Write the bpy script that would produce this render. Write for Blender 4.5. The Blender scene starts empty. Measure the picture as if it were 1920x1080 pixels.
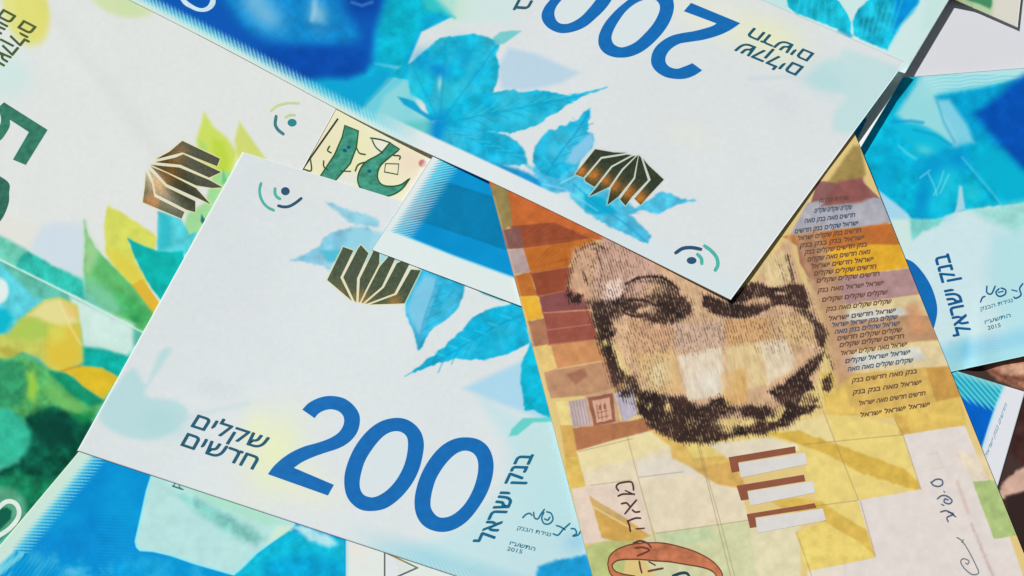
import bpy, bmesh, math
import numpy as np
from mathutils import Vector
from mathutils.geometry import tessellate_polygon

# ------------------------------------------------------------------ camera, light, exposure
SC = bpy.context.scene
COL = SC.collection
FPX = 3733.0                       # focal length in photo pixels (1920 wide): a 70 mm lens
TILT = math.radians(39.5)          # angle between the view axis and straight down
DIST = 0.352                       # metres from lens to the middle of the pile
CT, ST = math.cos(TILT), math.sin(TILT)
CAM = np.array([0.0, -DIST * ST, DIST * CT])
cd = bpy.data.cameras.new("camera")
cam = bpy.data.objects.new("camera", cd)
COL.objects.link(cam)
cam.location = CAM
cam.rotation_euler = (TILT, 0, 0)
cd.sensor_width = 36.0
cd.lens = FPX / 1920.0 * 36.0
cd.clip_start = 0.01
cd.clip_end = 20.0
SC.camera = cam

W = bpy.data.worlds.new("World")
SC.world = W
W.use_nodes = True
bgn = W.node_tree.nodes["Background"]
bgn.inputs[0].default_value = (0.80, 0.95, 1.0, 1)
bgn.inputs[1].default_value = 0.11

sd_ = bpy.data.lights.new("sun", "SUN")
sun = bpy.data.objects.new("sun", sd_)
COL.objects.link(sun)
sd_.energy = 3.62
sd_.angle = math.radians(0.6)
sd_.color = (1.0, 0.985, 0.965)
SUN_EL = math.radians(45)
hx, hy = 0.66, -0.75               # shadows fall to the right and towards the lens
ldir = Vector((hx * math.cos(SUN_EL), hy * math.cos(SUN_EL), -math.sin(SUN_EL)))
sun.rotation_euler = ldir.to_track_quat('-Z', 'Y').to_euler()

vs = SC.view_settings
vs.view_transform = 'Standard'
vs.look = 'None'
vs.exposure = 0.0
vs.gamma = 1.0
vs.use_curve_mapping = False
MM = 0.001


# ------------------------------------------------------------------ projection helpers (photo pixels <-> world)
def unproj(x, y, z):
    """points at height z (m) seen at photo pixels x, y"""
    a = (np.asarray(x, float) - 960.0) / FPX
    b = -(np.asarray(y, float) - 540.0) / FPX
    dy = b * CT + ST
    dz = b * ST - CT
    t = (np.asarray(z, float) - CAM[2]) / dz
    return np.stack([CAM[0] + t * a, CAM[1] + t * dy, CAM[2] + t * dz], -1)


def proj(X, Y, Z):
    vy, vz = Y - CAM[1], Z - CAM[2]
    cy = vy * CT + vz * ST
    cz = -vy * ST + vz * CT
    return 960.0 + FPX * (X - CAM[0]) / -cz, 540.0 - FPX * cy / -cz


# ------------------------------------------------------------------ noise and 2D shapes
_rng = np.random.RandomState(7)
_TAB = _rng.rand(256, 256)


def vnoise(x, y):
    xi = np.floor(x).astype(int)
    yi = np.floor(y).astype(int)
    fx = x - xi
    fy = y - yi
    fx = fx * fx * (3 - 2 * fx)
    fy = fy * fy * (3 - 2 * fy)
    a = _TAB[yi & 255, xi & 255]
    b = _TAB[yi & 255, (xi + 1) & 255]
    c = _TAB[(yi + 1) & 255, xi & 255]
    d = _TAB[(yi + 1) & 255, (xi + 1) & 255]
    return (a * (1 - fx) + b * fx) * (1 - fy) + (c * (1 - fx) + d * fx) * fy


def fbm(x, y, s, o=3, seed=0):
    r = 0
    amp = 1.0
    tot = 0
    f = 1.0 / s
    for k in range(o):
        r = r + amp * vnoise(x * f + 17.3 * k + seed * 5.7, y * f + 9.1 * k + seed * 3.3)
        tot += amp
        amp *= 0.55
        f *= 2.03
    return r / tot


def K(ox, oy, s, pts):
    """points measured on an enlargement (offset ox, oy; factor s) to photo pixels"""
    return [(ox + p[0] / s, oy + p[1] / s) for p in pts]


def catmull(pts, closed=True, n=5):
    P = [np.array(p, float) for p in pts]
    m = len(P)
    out = []
    rng = range(m if closed else m - 1)
    for i in rng:
        if closed:
            p0, p1, p2, p3 = P[i - 1], P[i], P[(i + 1) % m], P[(i + 2) % m]
        else:
            p1, p2 = P[i], P[i + 1]
            p0 = P[i - 1] if i > 0 else 2 * p1 - p2
            p3 = P[i + 2] if i + 2 < m else 2 * p2 - p1
        for k in range(n):
            t = k / n
            out.append(tuple(0.5 * ((2 * p1) + (-p0 + p2) * t + (2 * p0 - 5 * p1 + 4 * p2 - p3) * t * t
                                    + (-p0 + 3 * p1 - 3 * p2 + p3) * t ** 3)))
    if not closed:
        out.append(tuple(P[-1]))
    return out


def cpath(*segs):
    """closed outline from smooth runs joined by sharp corners"""
    out = []
    for s in segs:
        out += s if len(s) < 3 else catmull(s, False, 5)
    res = []
    for p in out:
        if not res or abs(p[0] - res[-1][0]) + abs(p[1] - res[-1][1]) > 0.05:
            res.append(tuple(p))
    if abs(res[0][0] - res[-1][0]) + abs(res[0][1] - res[-1][1]) < 0.05:
        res.pop()
    return res


def sd_poly(x, y, poly):
    d2 = np.full(x.shape, 1e12)
    ins = np.zeros(x.shape, bool)
    n = len(poly)
    for i in range(n):
        ax, ay = poly[i]
        bx, by = poly[(i + 1) % n]
        ex, ey = bx - ax, by - ay
        L = ex * ex + ey * ey
        if L < 1e-9:
            continue
        wx, wy = x - ax, y - ay
        t = np.clip((wx * ex + wy * ey) / L, 0, 1)
        dx, dy = wx - t * ex, wy - t * ey
        d2 = np.minimum(d2, dx * dx + dy * dy)
        c = (ay > y) != (by > y)
        if abs(ey) > 1e-12:
            ins ^= c & (x < ex * (y - ay) / ey + ax)
    d = np.sqrt(d2)
    return np.where(ins, -d, d)


def d_line(x, y, pts):
    d2 = np.full(x.shape, 1e12)
    for (ax, ay), (bx, by) in zip(pts[:-1], pts[1:]):
        ex, ey = bx - ax, by - ay
        L = max(ex * ex + ey * ey, 1e-9)
        wx, wy = x - ax, y - ay
        t = np.clip((wx * ex + wy * ey) / L, 0, 1)
        dx, dy = wx - t * ex, wy - t * ey
        d2 = np.minimum(d2, dx * dx + dy * dy)
    return np.sqrt(d2)


class Print:
    """colours of the print on one note, evaluated at the note's own mesh points (sRGB 0..255)"""

    def __init__(s, x, y, base, seed=0):
        s.x, s.y, s.seed = x, y, seed
        s.c = np.empty((len(x), 3))
        s.c[:] = base

    def put(s, idx, a, col, var=0.0, vs=18.0):
        col = np.asarray(col, float)
        if var:
            n = fbm(s.x[idx], s.y[idx], vs, 4, s.seed) - 0.5
            m = 1 + var * n * 2
            col = np.clip(col * m[:, None] + 60 * var * n[:, None], 0, 255)
        a = a[:, None]
        s.c[idx] = s.c[idx] * (1 - a) + col * a

    def near(s, pts, pad):
        P = np.array(pts)
        return np.nonzero((s.x > P[:, 0].min() - pad) & (s.x < P[:, 0].max() + pad) &
                          (s.y > P[:, 1].min() - pad) & (s.y < P[:, 1].max() + pad))[0]

    def fill(s, poly, col, a=1.0, soft=2.0, sm=False, wob=0.0, ws=7.0, var=0.0, vs=18.0, wash=0.0):
        if sm:
            poly = catmull(poly, True, 4)
        i = s.near(poly, soft + wob * 2)
        if not len(i):
            return
        d = sd_poly(s.x[i], s.y[i], poly)
        if wob:
            d = d + wob * 2 * (fbm(s.x[i], s.y[i], ws, 2, s.seed + 3) - 0.5)
        t = np.clip(0.5 - d / soft, 0, 1)
        t = t * t * (3 - 2 * t)
        if wash:
            t = t * np.clip(1.08 - wash * 1.5 * fbm(s.x[i], s.y[i], 30, 4, s.seed + 13), 0, 1)
        s.put(i, t * a, col, var, vs)

    def line(s, pts, w, col, a=1.0, soft=1.6, sm=False, wob=0.0):
        if sm:
            pts = catmull(pts, False, 5)
        i = s.near(pts, w + soft)
        if not len(i):
            return
        d = d_line(s.x[i], s.y[i], pts) - w / 2
        if wob:
            d = d + wob * 2 * (fbm(s.x[i], s.y[i], 5, 2, s.seed + 3) - 0.5)
        s.put(i, np.clip(0.5 - d / soft, 0, 1) * a, col)

    def ell(s, cx, cy, rx, ry, rot, col, a=1.0, soft=0.4, var=0.0):
        r = max(rx, ry) * 1.8
        i = np.nonzero((abs(s.x - cx) < r) & (abs(s.y - cy) < r))[0]
        if not len(i):
            return
        c, n = math.cos(math.radians(rot)), math.sin(math.radians(rot))
        dx, dy = s.x[i] - cx, s.y[i] - cy
        q = np.hypot((dx * c + dy * n) / rx, (-dx * n + dy * c) / ry)
        if soft >= 0.7:
            t = np.clip(np.exp(-1.3 * q * q) - 0.02, 0, 1)
        else:
            t = np.clip((1 - q) / soft + 0.5, 0, 1)
            t = t * t * (3 - 2 * t)
        s.put(i, t * a, col, var)

    def veins(s, root, tip, half, col, a=0.5, n=6, w=1.5):
        """midrib and side veins of a printed leaf"""
        rx, ry = root
        ex, ey = tip[0] - rx, tip[1] - ry
        s.line([root, tip], w * 1.3, col, a)
        for k in range(1, n):
            t = k / n * 0.9
            bx, by = rx + ex * t, ry + ey * t
            f = half * (1 - t * 0.7)
            L = math.hypot(ex, ey)
            for sg in (-1, 1):
                s.line([(bx, by), (bx + ex / L * f * 0.7 - sg * ey / L * f, by + ey / L * f * 0.7 + sg * ex / L * f)],
                       w, col, a * 0.8)


def s2l(c):
    c = np.clip(np.asarray(c, float) / 255.0, 0, 1)
    return np.where(c <= 0.04045, c / 12.92, ((c + 0.055) / 1.055) ** 2.4)


ALB = 1.10                        # paper white prints at about this much of what the lens records


# ------------------------------------------------------------------ materials
def new_mat(name):
    m = bpy.data.materials.new(name)
    m.use_nodes = True
    nt = m.node_tree
    return m, nt, nt.nodes["Principled BSDF"]


def paper_mat():
    m, nt, b = new_mat("printed_paper")
    at = nt.nodes.new("ShaderNodeAttribute")
    at.attribute_name = "print"
    tc = nt.nodes.new("ShaderNodeTexCoord")
    n1 = nt.nodes.new("ShaderNodeTexNoise")
    n1.inputs["Scale"].default_value = 900
    n1.inputs["Detail"].default_value = 4
    n2 = nt.nodes.new("ShaderNodeTexNoise")
    n2.inputs["Scale"].default_value = 2600
    n2.inputs["Detail"].default_value = 2
    n3 = nt.nodes.new("ShaderNodeTexNoise")
    n3.inputs["Scale"].default_value = 70
    n3.inputs["Detail"].default_value = 3
    for n in (n1, n2, n3):
        nt.links.new(tc.outputs["Object"], n.inputs["Vector"])
    mr = nt.nodes.new("ShaderNodeMapRange")
    mr.inputs["To Min"].default_value = 0.975
    mr.inputs["To Max"].default_value = 1.025
    nt.links.new(n1.outputs["Fac"], mr.inputs["Value"])
    mx = nt.nodes.new("ShaderNodeMix")
    mx.data_type = 'RGBA'
    mx.blend_type = 'MULTIPLY'
    mx.inputs["Factor"].default_value = 1.0
    nt.links.new(at.outputs["Color"], mx.inputs["A"])
    nt.links.new(mr.outputs["Result"], mx.inputs["B"])
    nt.links.new(mx.outputs["Result"], b.inputs["Base Color"])
    b.inputs["Roughness"].default_value = 0.75
    b.inputs["Specular IOR Level"].default_value = 0.04
    ad = nt.nodes.new("ShaderNodeMath")
    ad.operation = 'ADD'
    nt.links.new(n2.outputs["Fac"], ad.inputs[0])
    mu = nt.nodes.new("ShaderNodeMath")
    mu.operation = 'MULTIPLY'
    mu.inputs[1].default_value = 2.5
    nt.links.new(n3.outputs["Fac"], mu.inputs[0])
    nt.links.new(mu.outputs[0], ad.inputs[1])
    bp = nt.nodes.new("ShaderNodeBump")
    bp.inputs["Strength"].default_value = 0.2
    bp.inputs["Distance"].default_value = 0.00004
    nt.links.new(ad.outputs[0], bp.inputs["Height"])
    nt.links.new(bp.outputs["Normal"], b.inputs["Normal"])
    return m


PAPER = paper_mat()
_inks = {}


def ink(col, name="printing_ink", rough=0.5, var=0.06):
    key = (tuple(col), name)
    if key in _inks:
        return _inks[key]
    m, nt, b = new_mat(name)
    c = s2l(col) * ALB
    tc = nt.nodes.new("ShaderNodeTexCoord")
    n = nt.nodes.new("ShaderNodeTexNoise")
    n.inputs["Scale"].default_value = 700
    n.inputs["Detail"].default_value = 4
    nt.links.new(tc.outputs["Object"], n.inputs["Vector"])
    r = nt.nodes.new("ShaderNodeValToRGB")
    r.color_ramp.elements[0].position = 0.3
    r.color_ramp.elements[1].position = 0.7
    r.color_ramp.elements[0].color = (*np.clip(c * (1 - var * 1.5), 0, 1), 1)
    r.color_ramp.elements[1].color = (*np.clip(c * (1 + var) + 0.012 * var, 0, 1), 1)
    nt.links.new(n.outputs["Fac"], r.inputs["Fac"])
    nt.links.new(r.outputs["Color"], b.inputs["Base Color"])
    b.inputs["Roughness"].default_value = rough
    b.inputs["Specular IOR Level"].default_value = 0.05
    _inks[key] = m
    return m


def foil_mat():
    m, nt, b = new_mat("foil_painted_sheen")  # base colour carries a painted gold sheen, fixed from every angle
    at = nt.nodes.new("ShaderNodeAttribute")
    at.attribute_name = "print"
    tc = nt.nodes.new("ShaderNodeTexCoord")
    n = nt.nodes.new("ShaderNodeTexNoise")
    n.inputs["Scale"].default_value = 2200
    n.inputs["Detail"].default_value = 4
    nt.links.new(tc.outputs["Object"], n.inputs["Vector"])
    mr = nt.nodes.new("ShaderNodeMapRange")
    mr.inputs["To Min"].default_value = 0.3
    mr.inputs["To Max"].default_value = 1.7
    nt.links.new(n.outputs["Fac"], mr.inputs["Value"])
    mx = nt.nodes.new("ShaderNodeMix")
    mx.data_type = 'RGBA'
    mx.blend_type = 'MULTIPLY'
    mx.inputs["Factor"].default_value = 1.0
    nt.links.new(at.outputs["Color"], mx.inputs["A"])
    nt.links.new(mr.outputs["Result"], mx.inputs["B"])
    nt.links.new(mx.outputs["Result"], b.inputs["Base Color"])
    b.inputs["Metallic"].default_value = 0.35
    b.inputs["Roughness"].default_value = 0.42
    bp = nt.nodes.new("ShaderNodeBump")
    bp.inputs["Strength"].default_value = 0.3
    bp.inputs["Distance"].default_value = 0.00004
    nt.links.new(n.outputs["Fac"], bp.inputs["Height"])
    nt.links.new(bp.outputs["Normal"], b.inputs["Normal"])
    return m


FOIL = foil_mat()


def table_mat():
    m, nt, b = new_mat("white_tabletop")
    tc = nt.nodes.new("ShaderNodeTexCoord")
    n = nt.nodes.new("ShaderNodeTexNoise")
    n.inputs["Scale"].default_value = 60
    n.inputs["Detail"].default_value = 6
    nt.links.new(tc.outputs["Object"], n.inputs["Vector"])
    r = nt.nodes.new("ShaderNodeValToRGB")
    r.color_ramp.elements[0].color = (0.74, 0.74, 0.79, 1)
    r.color_ramp.elements[1].color = (0.80, 0.80, 0.85, 1)
    nt.links.new(n.outputs["Fac"], r.inputs["Fac"])
    nt.links.new(r.outputs["Color"], b.inputs["Base Color"])
    b.inputs["Roughness"].default_value = 0.7
    b.inputs["Specular IOR Level"].default_value = 0.05
    return m


# ------------------------------------------------------------------ tabletop
def build_table():
    bm = bmesh.new()
    bmesh.ops.create_cube(bm, size=1.0)
    for v in bm.verts:
        v.co = Vector((v.co.x * 0.9, v.co.y * 0.8, v.co.z * 0.02 - 0.01))
    bmesh.ops.bevel(bm, geom=bm.edges[:], offset=0.003, segments=2, affect='EDGES')
    me = bpy.data.meshes.new("tabletop")
    bm.to_mesh(me)
    bm.free()
    o = bpy.data.objects.new("tabletop", me)
    me.materials.append(table_mat())
    COL.objects.link(o)
    o["kind"] = "structure"


build_table()


# ------------------------------------------------------------------ notes as thin printed sheets
def wave(x, y):
    """gentle waviness the whole pile shares, mm"""
    w = (0.34 * np.sin(x / 210.0 + y / 330.0 + 0.6) + 0.24 * np.sin(-x / 260.0 + y / 150.0 + 2.0)
         + 0.10 * np.sin(x / 95.0 + y / 120.0 + 1.0))
    return w * (1 - 0.75 * np.clip((x - 1450) / 300, 0, 1))


class Note:
    def __init__(s, label, quad, z, art, step=2.0, base=(222, 227, 228), seed=1, group=None,
                 name="banknote", patches=(), cat="banknote", warp=None):
        s.z_ = z
        s.warp = warp
        s.label = label
        q = np.array([unproj(px, py, 0.0) for px, py in quad])     # corner order: 00, 10, 11, 01
        s.q = q
        c = q.mean(0)
        o = bpy.data.objects.new(name, None)
        COL.objects.link(o)
        o.empty_display_size = 0.01
        o.location = (c[0], c[1], 0.0)
        o["label"] = label
        o["category"] = cat
        if group:
            o["group"] = group
        s.root = o
        s.org = np.array([c[0], c[1], 0.0])
        s.sheet(art, step, base, seed, patches)

    def z(s, x, y):
        return (s.z_(x, y) + wave(x, y)) * MM + 0.0006

    def at(s, x, y, dz=0.0):
        """world points of the sheet's surface at photo pixels x, y"""
        return unproj(x, y, s.z(x, y) + dz)

    def lines(s, a, b, c, d, step):
        """parameter values: dense where the strip crosses the photographed area, coarse elsewhere"""
        ln = max(np.hypot(b[0] - a[0], b[1] - a[1]), np.hypot(d[0] - c[0], d[1] - c[1]))
        n = int(ln / step)
        t = np.linspace(0, 1, n + 1)
        p = a[None] + (b - a)[None] * t[:, None]
        r = c[None] + (d - c)[None] * t[:, None]
        w = np.linspace(0, 1, 60)
        X = p[:, 0:1] + (r - p)[:, 0:1] * w
        Y = p[:, 1:2] + (r - p)[:, 1:2] * w
        need = ((X > -25) & (X < 1945) & (Y > -25) & (Y < 1105)).any(1)
        keep = need | (np.arange(n + 1) % 10 == 0)
        keep[0] = keep[-1] = True
        return t[keep]

    def sheet(s, art, step, base, seed, patches):
        q = s.q
        cp = np.stack(proj(q[:, 0], q[:, 1], q[:, 2]), -1)
        S = s.lines(cp[0], cp[1], cp[3], cp[2], step)
        T = s.lines(cp[0], cp[3], cp[1], cp[2], step)
        ns, nt = len(S), len(T)
        gs, gt = np.meshgrid(S, T)            # rows follow T
        gs, gt = gs.ravel()[:, None], gt.ravel()[:, None]
        P = q[0] * (1 - gs) * (1 - gt) + q[1] * gs * (1 - gt) + q[2] * gs * gt + q[3] * (1 - gs) * gt
        x, y = proj(P[:, 0], P[:, 1], P[:, 2])
        if s.warp:                            # a slight bow of the sheet's edge
            y = y + s.warp(x, y)
        V = s.at(x, y) - s.org
        pr = Print(x, y, base, seed)
        # faint cloudiness of the stock
        pr.c += ((fbm(x, y, 90, 3, seed) - 0.5) * 4)[:, None] + ((fbm(x, y, 7, 2, seed + 9) - 0.5) * 4)[:, None]
        art(pr)
        # fine printed line work wherever there is colour
        sat = (pr.c.max(1) - pr.c.min(1)) / 255.0
        lw = np.sin((y * 0.93 + x * 0.37 + 3.0 * np.sin(x / 37.0 + y / 51.0)) * 2 * np.pi / 4.3)
        pr.c += (lw * sat * 7.0)[:, None]
        col = np.ones((len(x), 4), np.float32)
        col[:, :3] = np.clip(s2l(pr.c) * ALB, 0, 0.93)
        idx = np.arange(ns * nt).reshape(nt, ns)
        F = np.stack([idx[:-1, :-1], idx[:-1, 1:], idx[1:, 1:], idx[1:, :-1]], -1).reshape(-1, 4)
        # wind upwards
        a, b, c = V[F[0, 0]], V[F[0, 1]], V[F[0, 3]]
        if np.cross(b - a, c - a)[2] < 0:
            F = F[:, ::-1]
        fx, fy = x[F].mean(1), y[F].mean(1)
        owner = np.zeros(len(F), int)
        for k, (_, poly) in enumerate(patches):
            P2 = np.array(poly)
            m = np.nonzero((fx > P2[:, 0].min()) & (fx < P2[:, 0].max()) & (fy > P2[:, 1].min()) & (fy < P2[:, 1].max()))[0]
            if len(m):
                owner[m[sd_poly(fx[m], fy[m], poly) < 0]] = k + 1
        for k in range(len(patches) + 1):
            f = F[owner == k]
            if not len(f):
                continue
            used = np.unique(f)
            rem = np.full(ns * nt, -1)
            rem[used] = np.arange(len(used))
            v, cc, f = V[used], col[used], rem[f]
            if k == 0:
                # edge thickness and the sheet's underside
                ring = np.concatenate([idx[0, :], idx[1:, -1], idx[-1, ::-1][1:], idx[::-1, 0][1:-1]])
                js, ks = [0], [0]
                for lst, par in ((js, S), (ks, T)):
                    for m in range(1, len(par)):
                        if par[m] - par[lst[-1]] > 0.012 or m == len(par) - 1:
                            lst.append(m)
                low = V[ring] - np.array([0, 0, 0.00011])
                und = V[idx[np.ix_(ks, js)].ravel()] - np.array([0, 0, 0.00011])
                ok = rem[ring] >= 0
                n0 = len(v)
                m = len(ring)
                fr = np.stack([rem[ring], n0 + np.arange(m), n0 + (np.arange(m) + 1) % m, rem[np.roll(ring, -1)]], -1)
                fr = fr[ok & np.roll(ok, -1)]
                n1 = n0 + m
                iu = np.arange(len(js) * len(ks)).reshape(len(ks), len(js)) + n1
                fu = np.stack([iu[:-1, :-1], iu[1:, :-1], iu[1:, 1:], iu[:-1, 1:]], -1).reshape(-1, 4)
                edge = np.ones((m + len(und), 4), np.float32)
                edge[:, :3] = s2l((225, 228, 226)) * ALB
                v = np.concatenate([v, low, und])
                cc = np.concatenate([cc, edge])
                f = np.concatenate([f, fr, fu])
            o = s.mesh("paper" if k == 0 else patches[k - 1][0], v, f, PAPER, cc)

    def mesh(s, name, v, f, mat, col=None, parent=None, smooth=True):
        me = bpy.data.meshes.new(name)
        f = np.asarray(f)
        k = f.shape[1]
        me.vertices.add(len(v))
        me.vertices.foreach_set("co", np.asarray(v, np.float32).ravel())
        me.loops.add(len(f) * k)
        me.loops.foreach_set("vertex_index", f.astype(np.int32).ravel())
        me.polygons.add(len(f))
        me.polygons.foreach_set("loop_start", (np.arange(len(f)) * k).astype(np.int32))
        me.polygons.foreach_set("loop_total", np.full(len(f), k, np.int32))
        me.update(calc_edges=True)
        me.polygons.foreach_set("use_smooth", np.full(len(f), smooth, bool))
        if col is not None:
            at = me.attributes.new("print", 'FLOAT_COLOR', 'POINT')
            at.data.foreach_set("color", np.asarray(col, np.float32).ravel())
        me.materials.append(mat)
        o = bpy.data.objects.new(name, me)
        COL.objects.link(o)
        o.parent = parent or s.root
        return o

    # --- raised print: flat outlines cut into small cells and laid on the sheet
    def inlay(s, name, shapes, mat, dz=0.000022, colour=None, parent=None, cell=9.0):
        """shapes: list of outlines; each an outline or a list [outer, hole, ...] in photo pixels"""
        bm = bmesh.new()
        for sh in shapes:
            loops = sh if isinstance(sh[0][0], (tuple, list)) else [sh]
            vl = [[Vector((p[0], p[1], 0)) for p in lp] for lp in loops]
            flat = [p for lp in vl for p in lp]
            vv = [bm.verts.new(p) for p in flat]
            for t in tessellate_polygon(vl):
                try:
                    bm.faces.new([vv[i] for i in t])
                except ValueError:
                    pass
        return s._lay(bm, name, mat, dz, colour, parent, cell)

    def _lay(s, bm, name, mat, dz, colour, parent, cell):
        xs = [v.co.x for v in bm.verts]
        ys = [v.co.y for v in bm.verts]
        for ax, lo, hi in ((0, min(xs), max(xs)), (1, min(ys), max(ys))):
            k = math.floor(lo / cell) + 1
            while k * cell < hi:
                co = Vector((k * cell, 0, 0)) if ax == 0 else Vector((0, k * cell, 0))
                no = Vector((1, 0, 0)) if ax == 0 else Vector((0, 1, 0))
                bmesh.ops.bisect_plane(bm, geom=bm.verts[:] + bm.edges[:] + bm.faces[:], plane_co=co, plane_no=no, dist=1e-5)
                k += 1
        X = np.array([v.co.x for v in bm.verts])
        Y = np.array([v.co.y for v in bm.verts])
        lv = bm.verts.layers.float.get("lift")
        if lv:
            dz = dz + np.array([v[lv] for v in bm.verts])
        P = s.at(X, Y, dz) - s.org
        for v, p in zip(bm.verts, P):
            v.co = Vector(p)
        bm.normal_update()
        for f in bm.faces:
            if f.normal.z < 0:
                f.normal_flip()
            f.smooth = True
        me = bpy.data.meshes.new(name)
        bm.to_mesh(me)
        bm.free()
        if colour is not None:
            c = np.ones((len(X), 4), np.float32)
            c[:, :3] = s2l(colour(X, Y))
            at = me.attributes.new("print", 'FLOAT_COLOR', 'POINT')
            at.data.foreach_set("color", c.ravel())
        me.materials.append(mat)
        o = bpy.data.objects.new(name, me)
        COL.objects.link(o)
        o.parent = parent or s.root
        return o

    def strokes(s, name, paths, w, mat, dz=0.00002, parent=None, smooth=True):
        bm = bmesh.new()
        for pts in paths:
            p = np.array(catmull(pts, False, 5) if smooth and len(pts) > 2 else pts, float)
            d = np.gradient(p, axis=0)
            d /= np.maximum(np.linalg.norm(d, axis=1), 1e-6)[:, None]
            p[0] -= d[0] * w * 0.35
            p[-1] += d[-1] * w * 0.35
            n = np.stack([-d[:, 1], d[:, 0]], -1) * w / 2
            taper = np.ones(len(p))
            taper[0] = taper[-1] = 0.75
            n *= taper[:, None]
            L = [bm.verts.new((*a, 0)) for a in p + n]
            R = [bm.verts.new((*a, 0)) for a in p - n]
            for i in range(len(p) - 1):
                bm.faces.new((L[i], L[i + 1], R[i + 1], R[i]))
        return s._lay(bm, name, mat, dz, None, parent, 40.0)

    @staticmethod
    def width(body):
        c = bpy.data.curves.new("t", "FONT")
        c.body = body
        c.size = 1.0
        o = bpy.data.objects.new("t", c)
        COL.objects.link(o)
        bpy.context.view_layer.update()
        w = o.evaluated_get(bpy.context.evaluated_depsgraph_get()).bound_box
        r = max(q[0] for q in w)
        bpy.data.objects.remove(o)
        bpy.data.curves.remove(c)
        return r

    def text(s, body, left, vec, up, mat, name="lettering", dz=0.00002, bold=0.0, em=False, parent=None):
        """body in visual order; left = photo pixel at the left end of the baseline, vec = the baseline
        to its right end (or one em of it), up = vector of the letter height 0.592 em"""
        c = bpy.data.curves.new("t", "FONT")
        c.body = body.replace("\u05d3", "\u05e8")     # dalet is drawn below as resh with a heel
        c.size = 1.0
        c.resolution_u = 3
        o = bpy.data.objects.new("t", c)
        COL.objects.link(o)
        dg = bpy.context.evaluated_depsgraph_get()
        oe = o.evaluated_get(dg)
        me = oe.to_mesh()
        c_body = c.body
        co = np.array([v.co[:] for v in me.vertices])
        bm = bmesh.new()
        x0, x1 = co[:, 0].min(), co[:, 0].max()
        k = 1.0 if em else 1.0 / (x1 - x0)
        # heavier lettering: a few passes of the same print, each a hair to the side and a hair higher
        heels = []
        if "\u05d3" in body:
            for m in range(len(body)):
                if body[m] == "\u05d3":
                    heels.append(s.width(c_body[:m + 1]))
        passes = [(0, 0)] if not bold else [(bold, 0), (-bold, 0), (0, bold), (0, -bold), (0, 0)]
        lv = bm.verts.layers.float.new("lift")
        for n, (sx, sy) in enumerate(passes):
            vv = []
            for q in co:
                e, h = (q[0] - x0 + sx) * k, (q[1] + sy) / 0.592
                v = bm.verts.new((left[0] + e * vec[0] + h * up[0], left[1] + e * vec[1] + h * up[1], 0))
                v[lv] = n * 0.0000012
                vv.append(v)
            for hx0 in heels:
                q4 = []
                for qx, qy in ((hx0, 0.505), (hx0 + 0.07, 0.505), (hx0 + 0.07, 0.592), (hx0 - 0.06, 0.592)):
                    e, h = (qx - x0 + sx) * k, (qy + sy) / 0.592
                    v = bm.verts.new((left[0] + e * vec[0] + h * up[0], left[1] + e * vec[1] + h * up[1], 0))
                    v[lv] = n * 0.0000012
                    q4.append(v)
                bm.faces.new(q4)
            for f in me.polygons:
                try:
                    bm.faces.new([vv[i] for i in f.vertices])
                except ValueError:
                    pass
        oe.to_mesh_clear()
        bpy.data.objects.remove(o)
        bpy.data.curves.remove(c)
        return s._lay(bm, name, mat, dz, None, parent, 12.0)


def disc(cx, cy, rx, ry, n=20):
    return [(cx + rx * math.cos(2 * math.pi * i / n), cy + ry * math.sin(2 * math.pi * i / n)) for i in range(n)]


def rect_note(corner, pa, pb, la, lb):
    """quad in photo pixels of a flat la x lb mm sheet: corner, towards pa (la) and towards pb (lb)"""
    c = unproj(*corner, 0.0)
    a = unproj(*pa, 0.0) - c
    b = unproj(*pb, 0.0) - c
    a *= la * MM / np.linalg.norm(a)
    b *= lb * MM / np.linalg.norm(b)
    pts = [c, c + a, c + a + b, c + b]
    return [tuple(float(k) for k in proj(p[0], p[1], p[2])) for p in pts]


def heb(s):
    """Hebrew in visual (left to right) order"""
    return s[::-1]


BLUE = (18, 108, 182)
NAVY = (38, 78, 108)
TEALT = (24, 84, 104)
TEAL = (84, 178, 165)
WHITE = (221, 227, 229)
SEL = "\u05e9\u05e7\u05dc\u05d9\u05dd"
HAD = "\u05d7\u05d3\u05e9\u05d9\u05dd"
BNK = "\u05d1\u05e0\u05e7 \u05d9\u05e9\u05e8\u05d0\u05dc"
# ------------------------------------------------------------------ print of the blue note with the big 200 (lower left)
def tint(p, poly, col, a, soft):
    p.fill(poly, col, a, soft, True)


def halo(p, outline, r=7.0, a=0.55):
    p.fill(outline, (196, 232, 248), a, r * 2)


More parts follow.
